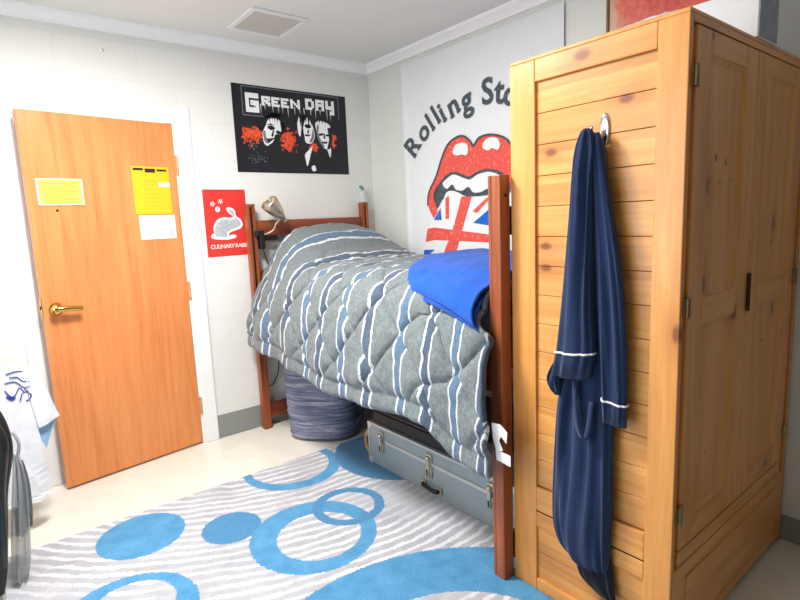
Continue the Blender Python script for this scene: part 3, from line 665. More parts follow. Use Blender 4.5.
STRIPE = [(-2.3, -10.2), (-2.16, -9), (-2.02, -8), (-1.87, -7), (-1.70, -6), (-1.47, -5), (-1.24, -4), (-1.06, -3), (-0.90, -2), (-0.68, -1), (-0.42, 0), (-0.2, 1), (0.0, 2)]
rows = []; uvs = []
for i in range(NY + 1):
    s_ = 0.0; arc = [0.0] * (NT_ + 1)
    for j in range(NT_ - 1, -1, -1): arc[j] = arc[j + 1] + (S0[i][j] - S0[i][j + 1]).length
    row = []; ur = []
    for j in range(NT_ + 1):
        p = S0[i][j]
        du = S0[i][min(j + 1, NT_)] - S0[i][max(j - 1, 0)]; dv = S0[min(i + 1, NY)][j] - S0[max(i - 1, 0)][j]
        n_ = dv.cross(du); n_ = n_.normalized() if n_.length > 1e-9 else Vector((0, 0, 1))
        if n_.z + (-n_.x) * 0.8 < 0: n_ = -n_
        s_ = arc[j]; wv = 0.012 * mnoise.noise((p.x * 6, p.y * 6, p.z * 6))
        L = 0.335; a = (p.y + s_ + wv) / L; b = (p.y - s_ + wv) / L
        seam = min(abs(a - round(a)), abs(b - round(b))) * L
        hemseam = abs(s_ - 0.075)
        if s_ < 0.075: seam = hemseam
        else: seam = min(seam, hemseam)
        puff = 0.027 * (1 - math.exp(-(seam / 0.019)))
        if s_ < 0.075: puff = 0.012 * (1 - math.exp(-(seam / 0.02))) * (1.0 if s_ > 0.012 else s_ / 0.012)
        flat = (1 - 0.65 * sstep(0.74, 0.5, j / NT_)) * (1 - 0.6 * sstep(-0.62, -0.45, p.y) * sstep(0.86, 0.7, j / NT_))
        wr = 0.008 * mnoise.noise((p.x * 9, p.y * 9, p.z * 9 + 3)) + 0.005 * mnoise.noise((p.x * 24, p.y * 24, p.z * 24)) 
        crown = math.exp(-((p.x + 0.62) / 0.35) ** 2) * sstep(-0.5, -0.75, p.y)
        wr += crown * 0.010 * mnoise.noise((p.x * 14, p.y * 34, 5))
        # long soft folds in the side drape
        dr = sstep(0.45, 0.0, s_) * sstep(0.66, 0.9, j / NT_)
        wr += dr * 0.016 * math.sin(p.y * 17 + 1.2) * 0.8
        q = p + n_ * (puff * flat + wr)
        if p.y < -2.085 and j / NT_ > 0.775: q.x = min(q.x, -1.070)
        row.append(q); ur.append((interp(STRIPE, p.y + 0.010 * mnoise.noise((p.x * 3, p.y * 3, p.z * 3)) + 0.03 * sstep(1.0, 0.5, s_) * 0), s_))
    rows.append(row); uvs.append(ur)
m = MB(); V, F = m.grid(rows)
uvl = m.bm.loops.layers.uv.new('UVMap'); look = {}
for i, r in enumerate(V):
    for j, vtx in enumerate(r): look[vtx] = uvs[i][j]
for f in m.bm.faces:
    for lp in f.loops: lp[uvl].uv = look[lp.vert]
cf = m.build('comforter', M_comf, loc=(-0.58, -1.1, 1.05), smooth=True, recalc=False)
sd = cf.modifiers.new('thickness', 'SOLIDIFY'); sd.thickness = 0.022; sd.offset = 0.0
tag(cf, 'grey quilted comforter with blue and white stripes spread over the bed', 'comforter')
# white care tags sewn to the foot corner of the hem
def strip(m, pts, w, t=0.0012):
    """narrow fabric strip following pts; w = half-width vector"""
    P = catmull([Vector(p) for p in pts], 5); w = Vector(w); rows = []
    for p in P: rows.append([p - w, p + w, p + w + Vector((-t, 0, 0)), p - w + Vector((-t, 0, 0))])
    V, _ = m.grid(rows, True); m._fin([m.bm.faces.new(V[0][::-1]), m.bm.faces.new(V[-1])])
def tag_piece(pts):
    """flat white label, slightly curled, hanging at the outside of the corner"""
    m = MB(); g = lambda dx: (lambda a, b: (-1.125 - dx - 0.006 * math.sin((a + 2.17) * 40), a, b))
    m.poly(pts, g(0.0), 2); m.poly(pts, g(0.0012), 2)
    m.grid([[g(0.0)(a, b) for a, b in pts], [g(0.0012)(a, b) for a, b in pts]], True); return m.build('care_tag', M_paper, cf)
tag_piece([(-2.172, 0.657), (-2.206, 0.658), (-2.241, 0.639), (-2.236, 0.598), (-2.21, 0.616), (-2.201, 0.598), (-2.218, 0.567), (-2.19, 0.553), (-2.176, 0.604)])
tag_piece([(-2.186, 0.558), (-2.257, 0.562), (-2.257, 0.523), (-2.19, 0.524)])

# ------------------------------------------------------------------ blue fleece blanket folded over the foot of the bed
M_fleece = cloth_mat('royal_blue_fleece', (30, 84, 178), scale=120, bump=0.5, var=0.16, sheen=0.12)
m = MB()
def blanket_layer(lift, grow, seed):
    na, nb = 70, 60; top = []
    for i in range(na + 1):
        a = i / na; row = []
        for j in range(nb + 1):
            b = j / nb
            # a runs from the head-side edge to the foot, b from the wall to the near edge
            tf = interp([(0, 0.70), (0.12, 0.725), (0.4, 0.742), (0.75, 0.762), (1.0, 0.782)], a) + grow
            t = 0.16 + (tf - 0.16) * b
            ystart = interp([(0, -1.12), (0.3, -1.22), (0.55, -1.38), (0.8, -1.56), (0.93, -1.66), (1.0, -1.70)], b) + grow * 0.6
            yend = -2.166 + 0.026 * sstep(0.755, 0.79, t)
            y = ystart + (yend - ystart) * a; p = csurf(y, t)
            e = min(a * 14, (1 - b) * 12, 1.0); edge = math.sqrt(max(e, 0)) if e < 1 else 1
            h = lift * (0.35 + 0.65 * edge) + 0.012 * mnoise.noise((p.x * 5 + seed, p.y * 5, seed)) + 0.006 * mnoise.noise((p.x * 13, p.y * 13 + seed, 0))
            nx = -sstep(0.68, 0.80, t) * 0.9
            nn = Vector((nx, 0, 1 - 0.6 * sstep(0.70, 0.82, t))).normalized()
            row.append(p + nn * (h + 0.020 + 0.030 * sstep(0.66, 0.76, t)) + Vector((0, 0.0, 0)))
        top.append(row)
    th = 0.016
    bot = [[p - Vector((0, 0, th)) if j < nb * 0.8 else p + Vector((th * 0.6, 0, -th * 0.5)) for j, p in enumerate(r)] for r in top]
    Vt, _ = m.grid(top); Vb, _ = m.grid([r for r in bot])
    fs = []
    for i in range(na):
        for c in (0, nb): fs.append(m.bm.faces.new((Vt[i][c], Vt[i + 1][c], Vb[i + 1][c], Vb[i][c])))
    for j in range(nb):
        for c in (0, na): fs.append(m.bm.faces.new((Vt[c][j], Vt[c][j + 1], Vb[c][j + 1], Vb[c][j])))
    m._fin(fs)
blanket_layer(0.012, 0.006, 1.0); blanket_layer(0.042, 0.0, 4.0)
tag(m.build('fleece_blanket', M_fleece, loc=(-0.7, -1.8, 1.15), smooth=True), 'royal blue fleece blanket folded on the foot of the bed', 'blanket')

# ------------------------------------------------------------------ clip-on reading lamp and things at the headboard
lamp = thing('reading_lamp', (-1.0, -0.1, 1.25), 'brushed metal clip-on reading lamp at the left end of the headboard', 'lamp')
a0, a1 = Vector((-0.958, -0.19, 1.512)), Vector((-0.846, -0.17, 1.400)); ax = (a0 - a1)
m = MB(); Lx = ax.length
m.lathe([(0.011, -0.004), (0.014, 0.006), (0.020, 0.02), (0.034, 0.05), (0.047, 0.09), (0.055, 0.13), (0.057, Lx - 0.002), (0.055, Lx), (0.052, Lx - 0.004), (0.045, 0.09), (0.018, 0.03), (0.003, 0.025)], a1, ax, 32, closed_ends=False)
m.lathe([(0.0, -0.022), (0.008, -0.02), (0.011, -0.004), (0.0, -0.003)], a1, ax, 20)
sh = m.build('lamp_shade', M_steel, lamp, smooth=True)
bp = a1 + ax * 0.45; m = MB(); m.lathe([(0.0, 0.0), (0.012, 0.002), (0.026, 0.022), (0.030, 0.045), (0.020, 0.065), (0.0, 0.072)], bp, ax, 20); m.build('light_bulb', M_paper, sh, smooth=True)
m = MB(); m.tube([(-0.870, -0.155, 1.400), (-0.892, -0.14, 1.375), (-0.905, -0.12, 1.335), (-0.95, -0.105, 1.312), (-1.0, -0.10, 1.312)], 0.0055, 10); m.build('gooseneck', plain('beige_metal_tube', (206, 190, 160), 0.3, 0.5), lamp, smooth=True)
m = MB(); m.box(-1.022, -0.965, -0.112, -0.0835, 1.295, 1.335, 0.005); m.box(-0.998, -0.965, -0.118, -0.069, 1.215, 1.30, 0.006); m.box(-1.0, -0.86, -0.082, -0.0685, 1.268, 1.300, 0.004)
m.build('clamp', M_black, lamp)
m = MB(); m.tube([(-0.982, -0.112, 1.22), (-0.972, -0.11, 1.17), (-0.955, -0.105, 1.12), (-0.95, -0.10, 1.05), (-0.97, -0.088, 0.92), (-0.985, -0.086, 0.70)], 0.0035, 8); m.build('lamp_cord', M_black, lamp, smooth=True)
m = MB(); m.tube([(-0.955, -0.028, 0.60), (-0.90, -0.028, 0.50), (-0.90, -0.028, 0.38), (-0.945, -0.028, 0.29), (-0.995, -0.026, 0.275)], 0.004, 8)
tag(m.build('power_cord', M_black, loc=(-0.95, -0.028, 0.3), smooth=True), 'black cord looping against the back wall below the bed', 'cord')
b = thing('small_bottle', (-0.139, -0.057, HP), 'small clear bottle with teal cap on the right headboard post', 'bottle')
k = NT('clear_plastic'); k.setp(0.08); k.base(lin((214, 228, 226))); k.b.inputs['Alpha'].default_value = 0.5; M_clear = k.m
m = MB(); m.lathe([(0.0, 0.0), (0.020, 0.001), (0.022, 0.006), (0.022, 0.07), (0.018, 0.082), (0.010, 0.088), (0.0, 0.089)], (-0.139, -0.057, HP), n=24); m.build('bottle_body', M_clear, b, smooth=True)
m = MB(); m.lathe([(0.0, 0.088), (0.012, 0.088), (0.013, 0.11), (0.007, 0.115), (0.0, 0.116)], (-0.139, -0.057, HP), n=20); m.box(-0.165, -0.139, -0.062, -0.052, HP + 0.105, HP + 0.124, 0.003); m.build('bottle_cap', plain('teal_plastic', (92, 140, 142), 0.4), b, angle=40)

# ------------------------------------------------------------------ soft striped laundry bin under the bed
def basket_mat():
    k = NT('space_dyed_fabric'); k.setp(0.85, 0, 0.2); v = k.coord((3.0, 3.0, 60)); n = k.noise(v, 1.0, 4, 0.7, 0.5); n2 = k.noise(k.coord(), 200, 2)
    f = k.math('ADD', k.math('MULTIPLY', n, 0.8), k.math('MULTIPLY', n2, 0.2))
    k.base(k.ramp(f, [(0.34, lin((66, 68, 92))), (0.45, lin((100, 106, 134))), (0.55, lin((134, 140, 164))), (0.64, lin((190, 193, 202))), (0.72, lin((120, 116, 138)))])); k.bump(n, 0.35, 0.003); return k.m
M_bask = basket_mat()
m = MB(); rows = []
cx, cy = -0.745, -0.385
for i in range(34):
    h = i / 33; z = 0.004 + 0.60 * h; w = 0.232 + 0.012 * math.sin(h * PI) + 0.014 * h; 
    if h < 0.06: w -= 0.03 * (1 - h / 0.06) ** 2
    row = []
    for q in range(56):
        a = 2 * PI * q / 56; r = w * (1 + 0.10 * math.cos(4 * (a - 0.7)) * -1 * 0.6) + 0.006 * mnoise.noise((math.cos(a) * 3, math.sin(a) * 3, z * 14)) + 0.003 * math.sin(z * 130 + a)
        row.append((cx + r * math.cos(a), cy + r * math.sin(a), z))
    rows.append(row)
for rr, dz in ((0.97, 0.0), (0.95, -0.01), (0.93, -0.10), (0.92, -0.3)):
    rows.append([(cx + (p[0] - cx) * rr, cy + (p[1] - cy) * rr, 0.604 + dz) for p in rows[33]])
V, F = m.grid(rows, True); m._fin([m.bm.faces.new(V[0][::-1]), m.bm.faces.new(V[-1])])
tag(m.build('laundry_bin', M_bask, loc=(cx, cy, 0.004), smooth=True), 'soft bin in blue and lilac striped fabric under the bed head', 'laundry bin')

# ------------------------------------------------------------------ grey metal trunk
TX, TY0, TY1, TZ, TB = -0.83, -0.985, -2.045, 0.252, 0.0135
tr = thing('footlocker', (-0.6, -1.5, TB), 'grey metal footlocker trunk with brass latches on the rug beneath the bed', 'trunk')
M_trunk = plain('painted_grey_metal', (150, 162, 166), 0.38, 0.25, var=0.05, scale=14); M_tmet = plain('worn_nickel', (200, 192, 172), 0.32, 0.9, var=0.12)
m = MB(); m.box(TX, -0.40, TY1, TY0, TB, TZ, 0.006); m.build('trunk_body', M_trunk, tr)
m = MB(); m.box(TX - 0.005, TX + 0.012, TY1 - 0.003, TY0 + 0.003, TZ - 0.010, TZ + 0.003, 0.002)
m.box(TX - 0.006, TX, TY1 + 0.16, TY0 - 0.16, 0.166, 0.184, 0.002)
m.box(TX - 0.004, TX + 0.012, TY0 - 0.010, TY0 + 0.003, TB, TZ, 0.002)
for y in (TY0, TY1 + 0.03):
    for z in (TB, TZ - 0.03): m.box(TX - 0.006, TX + 0.03, y - 0.032, y + 0.004, z, z + 0.034, 0.004)
m.build('edge_binding', plain('pale_metal_binding', (196, 200, 196), 0.35, 0.5, var=0.05), tr)
for y, lock in ((-1.11, 0), (-1.50, 1), (-1.90, 0)):
    m = MB(); w = 0.022 if lock else 0.018
    m.box(TX - 0.010, TX, y - w, y + w, 0.186, 0.226, 0.004); m.box(TX - 0.010, TX, y - w * 0.9, y + w * 0.9, 0.105, 0.165, 0.004)
    m.box(TX - 0.020, TX - 0.008, y - w * 0.55, y + w * 0.55, 0.112, 0.212, 0.004)
    m.lathe([(0.013, 0), (0.013, 0.014), (0.009, 0.018), (0, 0.018)], (TX - 0.008, y, 0.205), (-1, 0, 0), 16)
    o = m.build('latch', M_tmet, tr, angle=40)
    m = MB(); m.box(TX - 0.0215, TX - 0.019, y - 0.005, y + 0.005, 0.118, 0.150, 0.001, 1); m.build('keyhole', M_black, o)
m = MB(); m.tube([(TX - 0.006, -1.46, 0.062), (TX - 0.022, -1.468, 0.062), (TX - 0.026, -1.50, 0.060), (TX - 0.026, -1.53, 0.058), (TX - 0.022, -1.562, 0.056), (TX - 0.006, -1.57, 0.056)], 0.010, 10)
h_ = m.build('handle', M_black, tr, smooth=True)
for y in (-1.458, -1.572):
    m = MB(); m.box(TX - 0.012, TX, y - 0.016, y + 0.016, 0.042, 0.078, 0.004); m.build('handle_bracket', M_tmet, h_)
m = MB(); m.box(TX - 0.004, TX + 0.02, TY0, TY0 + 0.02, 0.16, 0.20, 0.003)
m.tube([(TX + 0.01, TY0 + 0.008, 0.195), (TX + 0.008, TY0 + 0.038, 0.16), (TX + 0.008, TY0 + 0.042, 0.10), (TX + 0.01, TY0 + 0.01, 0.06)], 0.009, 10)
m.build('end_handle', plain('tan_leather', (176, 140, 92), 0.6), tr, angle=50)
# black flat case lying on the trunk, in the shade below the bed
cs = thing('black_case', (-0.58, -1.55, TZ + 0.0045), 'flat black case lying on top of the grey trunk under the bed', 'case')
m = MB(); m.box(-0.822, -0.36, -2.03, -1.02, TZ + 0.0045, TZ + 0.075, 0.014, 3); m.box(-0.818, -0.365, -2.026, -1.024, TZ + 0.083, TZ + 0.150, 0.014, 3); m.build('case_shell', M_black, cs)
m = MB(); m.box(-0.815, -0.368, -2.022, -1.028, TZ + 0.074, TZ + 0.084); m.build('case_seam', plain('dark_grey_zip', (60, 58, 60), 0.5), cs)
# ------------------------------------------------------------------ pine wardrobe
WX, WX1, WYB, WYF, WH = -1.0, -0.012, -2.1655, -2.739, 1.853
wd = thing('wardrobe', (-0.5, -2.46, 0), 'tall knotty pine wardrobe with two panelled doors beside the bed foot', 'wardrobe')
m = MB()                                            # stiles and rails of the side that faces the room
T = 0.022
m.box(WX, WX + T, WYB - 0.1, WYB, 0.0, WH, 0.003); side = m.build('side_stile', M_pine_z, wd)
m = MB(); m.box(WX, WX + T, WYF, WYF + 0.081, 0.0, WH, 0.003); m.build('side_stile', M_pine_z, wd)
for z0, z1 in ((1.785, WH), (0.3195, 0.408), (0.258, 0.3145), (0.0, 0.052)):
    m = MB(); m.box(WX + 0.0005, WX + T, WYF + 0.0811, WYB - 0.1001, z0, z1, 0.003); m.build('side_rail', M_pine_r, wd)
m = MB()
for i in range(14):
    z0 = 0.412 + i * 0.0981; m.box(WX + 0.011, WX + T, WYF + 0.078, WYB - 0.097, z0 + 0.0008, z0 + 0.0970, 0.0009, 1)
m.build('side_planks', M_pine_y, wd)
m = MB(); m.box(WX + 0.0165, WX + T, WYF + 0.078, WYB - 0.097, 0.06, 1.79); m.build('plank_backing', M_dark, wd)
m = MB()
for i in range(2):
    z0 = 0.05 + i * 0.105; m.box(WX + 0.011, WX + T, WYF + 0.078, WYB - 0.097, z0 + 0.0008, z0 + 0.104, 0.0009, 1)
m.build('base_planks', M_pine_y, wd)
m = MB(); m.box(WX + 0.003, WX + T, WYF + 0.001, WYB - 0.001, 0.3146, 0.3194); m.build('seam', M_dark, wd)
m = MB(); m.box(WX1 - T, WX1, WYF, WYB, 0.0, WH, 0.003); m.build('side_panel', M_pine_z, wd)
m = MB(); m.box(WX + T, WX1 - T, WYB - 0.012, WYB - 0.001, 0.02, WH - 0.02); m.build('back_panel', M_pine_z, wd)
m = MB(); m.box(WX + 0.001, WX1 - 0.001, WYF - 0.0, WYB, WH, WH + 0.0115, 0.003); m.build('top_panel', M_pine_x, wd)
m = MB(); m.box(WX + T, WX1 - T, WYF, WYF + 0.022, 1.834, WH, 0.002); m.box(WX + T, WX1 - T, WYF + 0.024, WYF + 0.04, 0.30, 1.86)
m.build('face_rail', M_pine_x, wd)
M_knot = plain('dark_knot', (74, 42, 22), 0.5, var=0.2)
KNOTS = [(-0.79, 1.505, .008), (-0.72, 1.495, .008), (-0.82, 1.445, .004), (-0.755, 1.44, .005), (-0.675, 1.445, .004), (-0.845, 1.61, .004), (-0.63, 1.23, .009), (-0.635, 1.20, .005), (-0.35, 1.55, .004), (-0.30, 1.24, .008), (-0.34, 0.90, .007), (-0.78, 0.62, .004)]
def frame_panel(parent, name, x0, x1, z0, z1, stile, rails, yf, th=0.02, rec=0.009):
    """frame-and-panel front with chamfered edges; rails = list of (z0, z1)"""
    m = MB(); m.box(x0, x0 + stile, yf, yf + th, z0, z1, 0.003); m.box(x1 - stile, x1, yf, yf + th, z0, z1, 0.003)
    o = m.build(name, M_pine_z, parent)
    for a, b in rails:
        m = MB(); m.box(x0 + stile, x1 - stile, yf + 0.0004, yf + th, a, b, 0.003); m.build('door_rail', M_pine_x, o)
    gaps = sorted(rails)
    for (a, b), (c, d) in zip(gaps, gaps[1:]):
        # panel with sloping field edges
        e = 0.016; xs = (x0 + stile, x0 + stile + e, x1 - stile - e, x1 - stile); zs = (b, b + e, c - e, c); dy = (yf + 0.0015, yf + rec, yf + rec, yf + 0.0015)
        m = MB(); g = [[(xs[i], max(dy[i], dy[j]) if (i in (1, 2) and j in (1, 2)) else yf + 0.002, zs[j]) for i in range(4)] for j in range(4)]
        m.grid(g)
        m.mi = 1
        for kx, kz, kr in KNOTS:
            if xs[1] + .01 < kx < xs[2] - .01 and zs[1] + .01 < kz < zs[2] - .01: m.poly([(kx + kr * .55 * math.cos(i / 10 * 2 * PI), kz + kr * 1.5 * math.sin(i / 10 * 2 * PI)) for i in range(10)], lambda a_, b_: (a_, yf + rec - 0.0004, b_))
        m.build('door_panel', [M_pine_z, M_knot], o)
    return o
dl = frame_panel(wd, 'door', -0.957, -0.5265, 0.372, 1.830, 0.092, [(0.372, 0.452), (1.035, 1.115), (1.768, 1.830)], WYF - 0.0005)
dr_ = frame_panel(wd, 'door', -0.5225, -0.075, 0.372, 1.830, 0.088, [(0.372, 0.452), (1.035, 1.115), (1.768, 1.830)], WYF - 0.0005)
for dd, x, xs in ((dl, -0.968, 1), (dr_, -0.069, -1)):
    for z in (1.704, 1.099, 0.49):
        m = MB(); m.lathe([(0.0, -0.030), (0.005, -0.028), (0.007, -0.026), (0.007, 0.026), (0.005, 0.028), (0.0, 0.030)], (x, WYF - 0.006, z), n=14)
        m.box(min(x, x + xs * 0.018), max(x, x + xs * 0.026), WYF - 0.004, WYF - 0.0005, z - 0.026, z + 0.026, 0.001, 1); m.box(min(x, x - xs * 0.016), max(x, x - xs * 0.016), WYF - 0.004, WYF - 0.0005, z - 0.026, z + 0.026, 0.001, 1); m.build('hinge', M_hinge, dd, angle=40)
m = MB(); m.box(-0.534, -0.526, WYF - 0.012, WYF - 0.0006, 1.03, 1.155, 0.003); m.build('handle', plain('dark_wood_pull', (70, 42, 24), 0.5), dl)
m = MB(); m.box(-0.958, -0.08, WYF, WYF + 0.022, 0.3195, 0.366, 0.002); m.build('lower_rail', M_pine_x, wd)
dwr = MB(); dwr.box(WX + T, WX1 - T, WYF, WYF + 0.022, 0.022, 0.3145, 0.003); do = dwr.build('plinth', M_pine_x, wd)
m = MB(); m.box(-0.90, -0.12, WYF - 0.004, WYF, 0.075, 0.265, 0.004); m.build('plinth_field', M_pine_x, do)
for a, b in ((WX + T, -0.952), (-0.08, WX1 - T)):
    m = MB(); m.box(a, b, WYF + 0.014, WYF + 0.022, 0.3195, 1.834); m.build('face_stile', M_pine_z, wd)

# ------------------------------------------------------------------ hook and the navy robe hanging from it
PX = WX + 0.011                                     # surface of the planks
hk = thing('robe_hook', (PX, -2.506, 1.56), 'small chrome stick-on hook on the pine wardrobe side', 'hook')
m = MB(); rows = []
for i in range(5):
    d = (0.0, 0.0015, 0.004, 0.0055, 0.006)[i]; s_ = (1, 1, 0.95, 0.8, 0.5)[i]
    rows.append([(PX - 0.0003 - d, -2.506 + 0.0165 * s_ * math.cos(2*PI*q/24), 1.605 + 0.046 * s_ * math.sin(2*PI*q/24)) for q in range(24)])
V, _ = m.grid(rows, True); m._fin([m.bm.faces.new(V[-1]), m.bm.faces.new(V[0][::-1])]); m.build('hook_plate', M_chrome, hk, smooth=True)
m = MB(); m.tube([(PX - 0.005, -2.505, 1.600), (PX - 0.014, -2.502, 1.588), (PX - 0.028, -2.497, 1.580), (PX - 0.042, -2.493, 1.588), (PX - 0.046, -2.491, 1.602), (PX - 0.044, -2.491, 1.610)], 0.0045, 10); m.build('hook_arm', M_chrome, hk, smooth=True)

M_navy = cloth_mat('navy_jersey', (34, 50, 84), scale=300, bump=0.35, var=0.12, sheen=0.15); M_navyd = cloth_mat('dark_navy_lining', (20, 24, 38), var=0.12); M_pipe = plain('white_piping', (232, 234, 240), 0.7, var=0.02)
rb = thing('bathrobe', (-1.04, -2.48, 0.13), 'navy blue robe with white cuff piping hanging on the wardrobe side', 'robe')
H = lambda z, y0, y1, x, d: (z, (y0 + y1) / 2, abs(y1 - y0) / 2, x, d)
m = MB(); m.loft([H(1.575, -2.482, -2.514, -1.020, .010), H(1.53, -2.466, -2.526, -1.022, .018), H(1.42, -2.446, -2.534, -1.020, .022), H(1.22, -2.43, -2.548, -1.018, .024), H(1.02, -2.412, -2.562, -1.016, .024),
        H(.87, -2.396, -2.560, -1.018, .026), H(.76, -2.374, -2.564, -1.022, .030), H(.60, -2.363, -2.566, -1.024, .032), H(.44, -2.357, -2.566, -1.026, .034), H(.33, -2.360, -2.563, -1.026, .034), H(.262, -2.385, -2.560, -1.024, .030), H(.236, -2.43, -2.556, -1.022, .024)], 72, 90, 0.16, 4, 1.0, 0.5, True, 0.9)
m.build('robe_body', M_navy, rb, smooth=True)
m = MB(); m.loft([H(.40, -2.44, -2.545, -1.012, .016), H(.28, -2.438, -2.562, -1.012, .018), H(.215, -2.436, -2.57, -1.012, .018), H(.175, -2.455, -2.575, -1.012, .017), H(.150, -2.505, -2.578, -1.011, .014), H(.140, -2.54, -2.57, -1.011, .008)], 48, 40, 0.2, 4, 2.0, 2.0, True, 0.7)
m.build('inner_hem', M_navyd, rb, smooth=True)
def ring_at(rows, z, grow):
    r = min(rows, key=lambda q: abs(q[0][2] - z)); c = Vector((sum(p[0] for p in r) / len(r), sum(p[1] for p in r) / len(r), 0))
    return [Vector((c.x + (p[0] - c.x) * (1 + grow), c.y + (p[1] - c.y) * (1 + grow * .4), p[2])) for p in r]
def sleeve(secs, fold, freq, seed, cuffz, slope, name='sleeve'):
    m = MB(); rows = m.loft(secs, 64, 80, fold, freq, seed, 0.8, True, 0.55)
    # shear the cuff so that it hangs slightly askew
    yc = secs[-1][1]
    sh = lambda p: Vector((p[0], p[1], p[2] - slope * (yc - p[1]) * sstep(cuffz + .25, cuffz - .02, p[2]) * -1))
    for v_ in m.bm.verts: v_.co = sh(v_.co)
    s_ = m.build(name, M_navy, rb, smooth=True)
    ring = [sh(p) for p in ring_at(rows, cuffz, 0.07)]
    m = MB(); m.tube(ring, 0.0034, 8, False, closed=True); m.build('piping', M_pipe, s_, smooth=True)
    m = MB(); ring = [sh(p) for p in ring_at(rows, cuffz - 0.008, 0.05)]
    lo = [sh(p) for p in ring_at(rows, cuffz - 0.08, 0.07)]; lo2 = [sh(p) for p in ring_at(rows, cuffz - 0.08, -0.1)]
    m.grid([ring, lo, lo2], True); m.build('cuff', M_navy, s_, smooth=True)
sleeve([H(1.606, -2.470, -2.490, -1.040, .008), H(1.59, -2.462, -2.500, -1.044, .015), H(1.54, -2.448, -2.510, -1.048, .022), H(1.465, -2.442, -2.508, -1.050, .027), H(1.286, -2.428, -2.510, -1.053, .029), H(1.10, -2.412, -2.512, -1.054, .030), H(.955, -2.394, -2.520, -1.056, .029), H(.865, -2.378, -2.506, -1.058, .027)], 0.10, 3, 0.7, .945, 0.10)
sleeve([H(1.592, -2.490, -2.512, -1.030, .008), H(1.55, -2.496, -2.526, -1.034, .014), H(1.42, -2.500, -2.550, -1.034, .018), H(1.22, -2.512, -2.585, -1.032, .021), H(1.04, -2.522, -2.604, -1.032, .022), H(.82, -2.536, -2.611, -1.032, .022), H(.740, -2.540, -2.610, -1.032, .020)], 0.12, 3, 2.1, .812, -0.12)
m = MB(); strip(m, [(-1.066, -2.462, .86), (-1.070, -2.468, .78), (-1.072, -2.480, .71), (-1.072, -2.498, .682), (-1.070, -2.512, .71), (-1.060, -2.517, .80)], (0.003, .009, 0), 0.004); m.build('belt_loop', M_navy, rb, smooth=True)
m = MB(); m.loft([H(.895, -2.372, -2.400, -1.045, .010), H(.875, -2.362, -2.402, -1.048, .018), H(.845, -2.355, -2.402, -1.048, .024), H(.815, -2.360, -2.400, -1.046, .020), H(.79, -2.378, -2.398, -1.042, .010)], 48, 36, 0.24, 4, 0.3, 9, True, 0.8); m.build('bunched_fold', M_navy, rb, smooth=True)

# ------------------------------------------------------------------ things on the wardrobe top
TOP = WH + 0.0117
def turned(cx, cy, a): return Matrix.Translation((cx, cy, 0)) @ Matrix.Rotation(a, 4, 'Z')
bxo = thing('carton', (-0.48, -2.60, TOP), 'white carton with grey-blue end standing on the wardrobe front edge', 'box')
Mx = turned(-0.563, -2.745, 0.0)
m = MB(); m.box(0.002, 0.16, 0.002, 0.30, TOP + 0.0003, TOP + 0.145, 0.003, M=Mx); m.build('carton_body', M_paper, bxo)
m = MB(); m.box(0.004, 0.158, -0.0006, 0.0015, TOP + 0.004, TOP + 0.141, 0.0, M=Mx); m.build('carton_end', plain('grey_blue_card', (150, 158, 176), 0.6, var=0.12, scale=25), bxo)
Mp = turned(-0.735, -2.57, 0.0)
m = MB(); 
for i in range(4): m.box(-0.085 + .004 * (i % 3), 0.16, -0.13 - .003 * (i % 2), 0.12, TOP + 0.0004 + i * 0.0016, TOP + 0.0018 + i * 0.0016, M=Mp)
tag(m.build('paper_stack', M_paper, loc=(-0.735, -2.60, TOP)), 'loose white papers lying on the wardrobe beside the carton', 'paper')
m = MB(); m.box(-0.392, -0.06, -2.735, -2.45, TOP + 0.0004, TOP + 0.19, 0.006)
tag(m.build('paper_package', M_paper, loc=(-0.2, -2.58, TOP)), 'white package on the wardrobe at the right edge of the picture', 'package')
m = MB(); rows = []
for i in range(15):
    a = i / 14; r = []
    for j in range(15):
        b_ = j / 14; x, y = -0.985 + 0.13 * a, -2.72 + 0.20 * b_
        h = 0.003 + 0.022 * math.sin(PI * a) ** .6 * math.sin(PI * b_) ** .6 * (0.7 + 0.9 * abs(mnoise.noise((x * 30, y * 30, 2))))
        r.append((x, y, TOP + h))
    rows.append(r)
V, _ = m.grid(rows); e = [V[0][j] for j in range(15)] + [V[i][14] for i in range(1, 15)] + [V[14][j] for j in range(13, -1, -1)] + [V[i][0] for i in range(13, 0, -1)]
lo = [m.bm.verts.new((v_.co.x, v_.co.y, TOP + 0.0005)) for v_ in e]
m._fin([m.bm.faces.new((e[i], e[(i + 1) % 56], lo[(i + 1) % 56], lo[i])) for i in range(56)] + [m.bm.faces.new(lo)])
tag(m.build('plastic_wrapper', plain('crumpled_plastic', (206, 212, 218), 0.25, spec=0.6), loc=(-0.9, -2.62, TOP)), 'crumpled pale plastic wrapper on the near corner of the wardrobe top', 'wrapper')

# ------------------------------------------------------------------ chair at the left with clothes over its back
ch = thing('desk_chair', (-2.62, -0.62, 0), 'dark wooden chair at the left edge under a shirt and jacket', 'chair')
A, B = Vector((-2.365, -0.46, 0)), Vector((-2.64, -0.92, 0)); dv = (B - A).normalized(); nv = Vector((-dv.y, dv.x, 0))   # nv points into the corner, away from the camera
if nv.y < 0: nv = -nv
M_chw = wood('dark_walnut', (50, 30, 20), (66, 40, 26), (82, 52, 34), 'Z', 0.4)
CHM = Matrix((( dv.x, nv.x, 0, A.x), (dv.y, nv.y, 0, A.y), (0, 0, 1, 0), (0, 0, 0, 1)))
LW = (B - A).length
for x0, y0, h in ((0.02, 0.045, 0.69), (LW - 0.05, 0.045, 0.69), (0.02, 0.40, 0.44), (LW - 0.05, 0.40, 0.44)):
    m = MB(); m.box(x0, x0 + 0.032, y0, y0 + 0.032, 0.0, h, 0.004, M=CHM); m.build('leg', M_chw, ch)
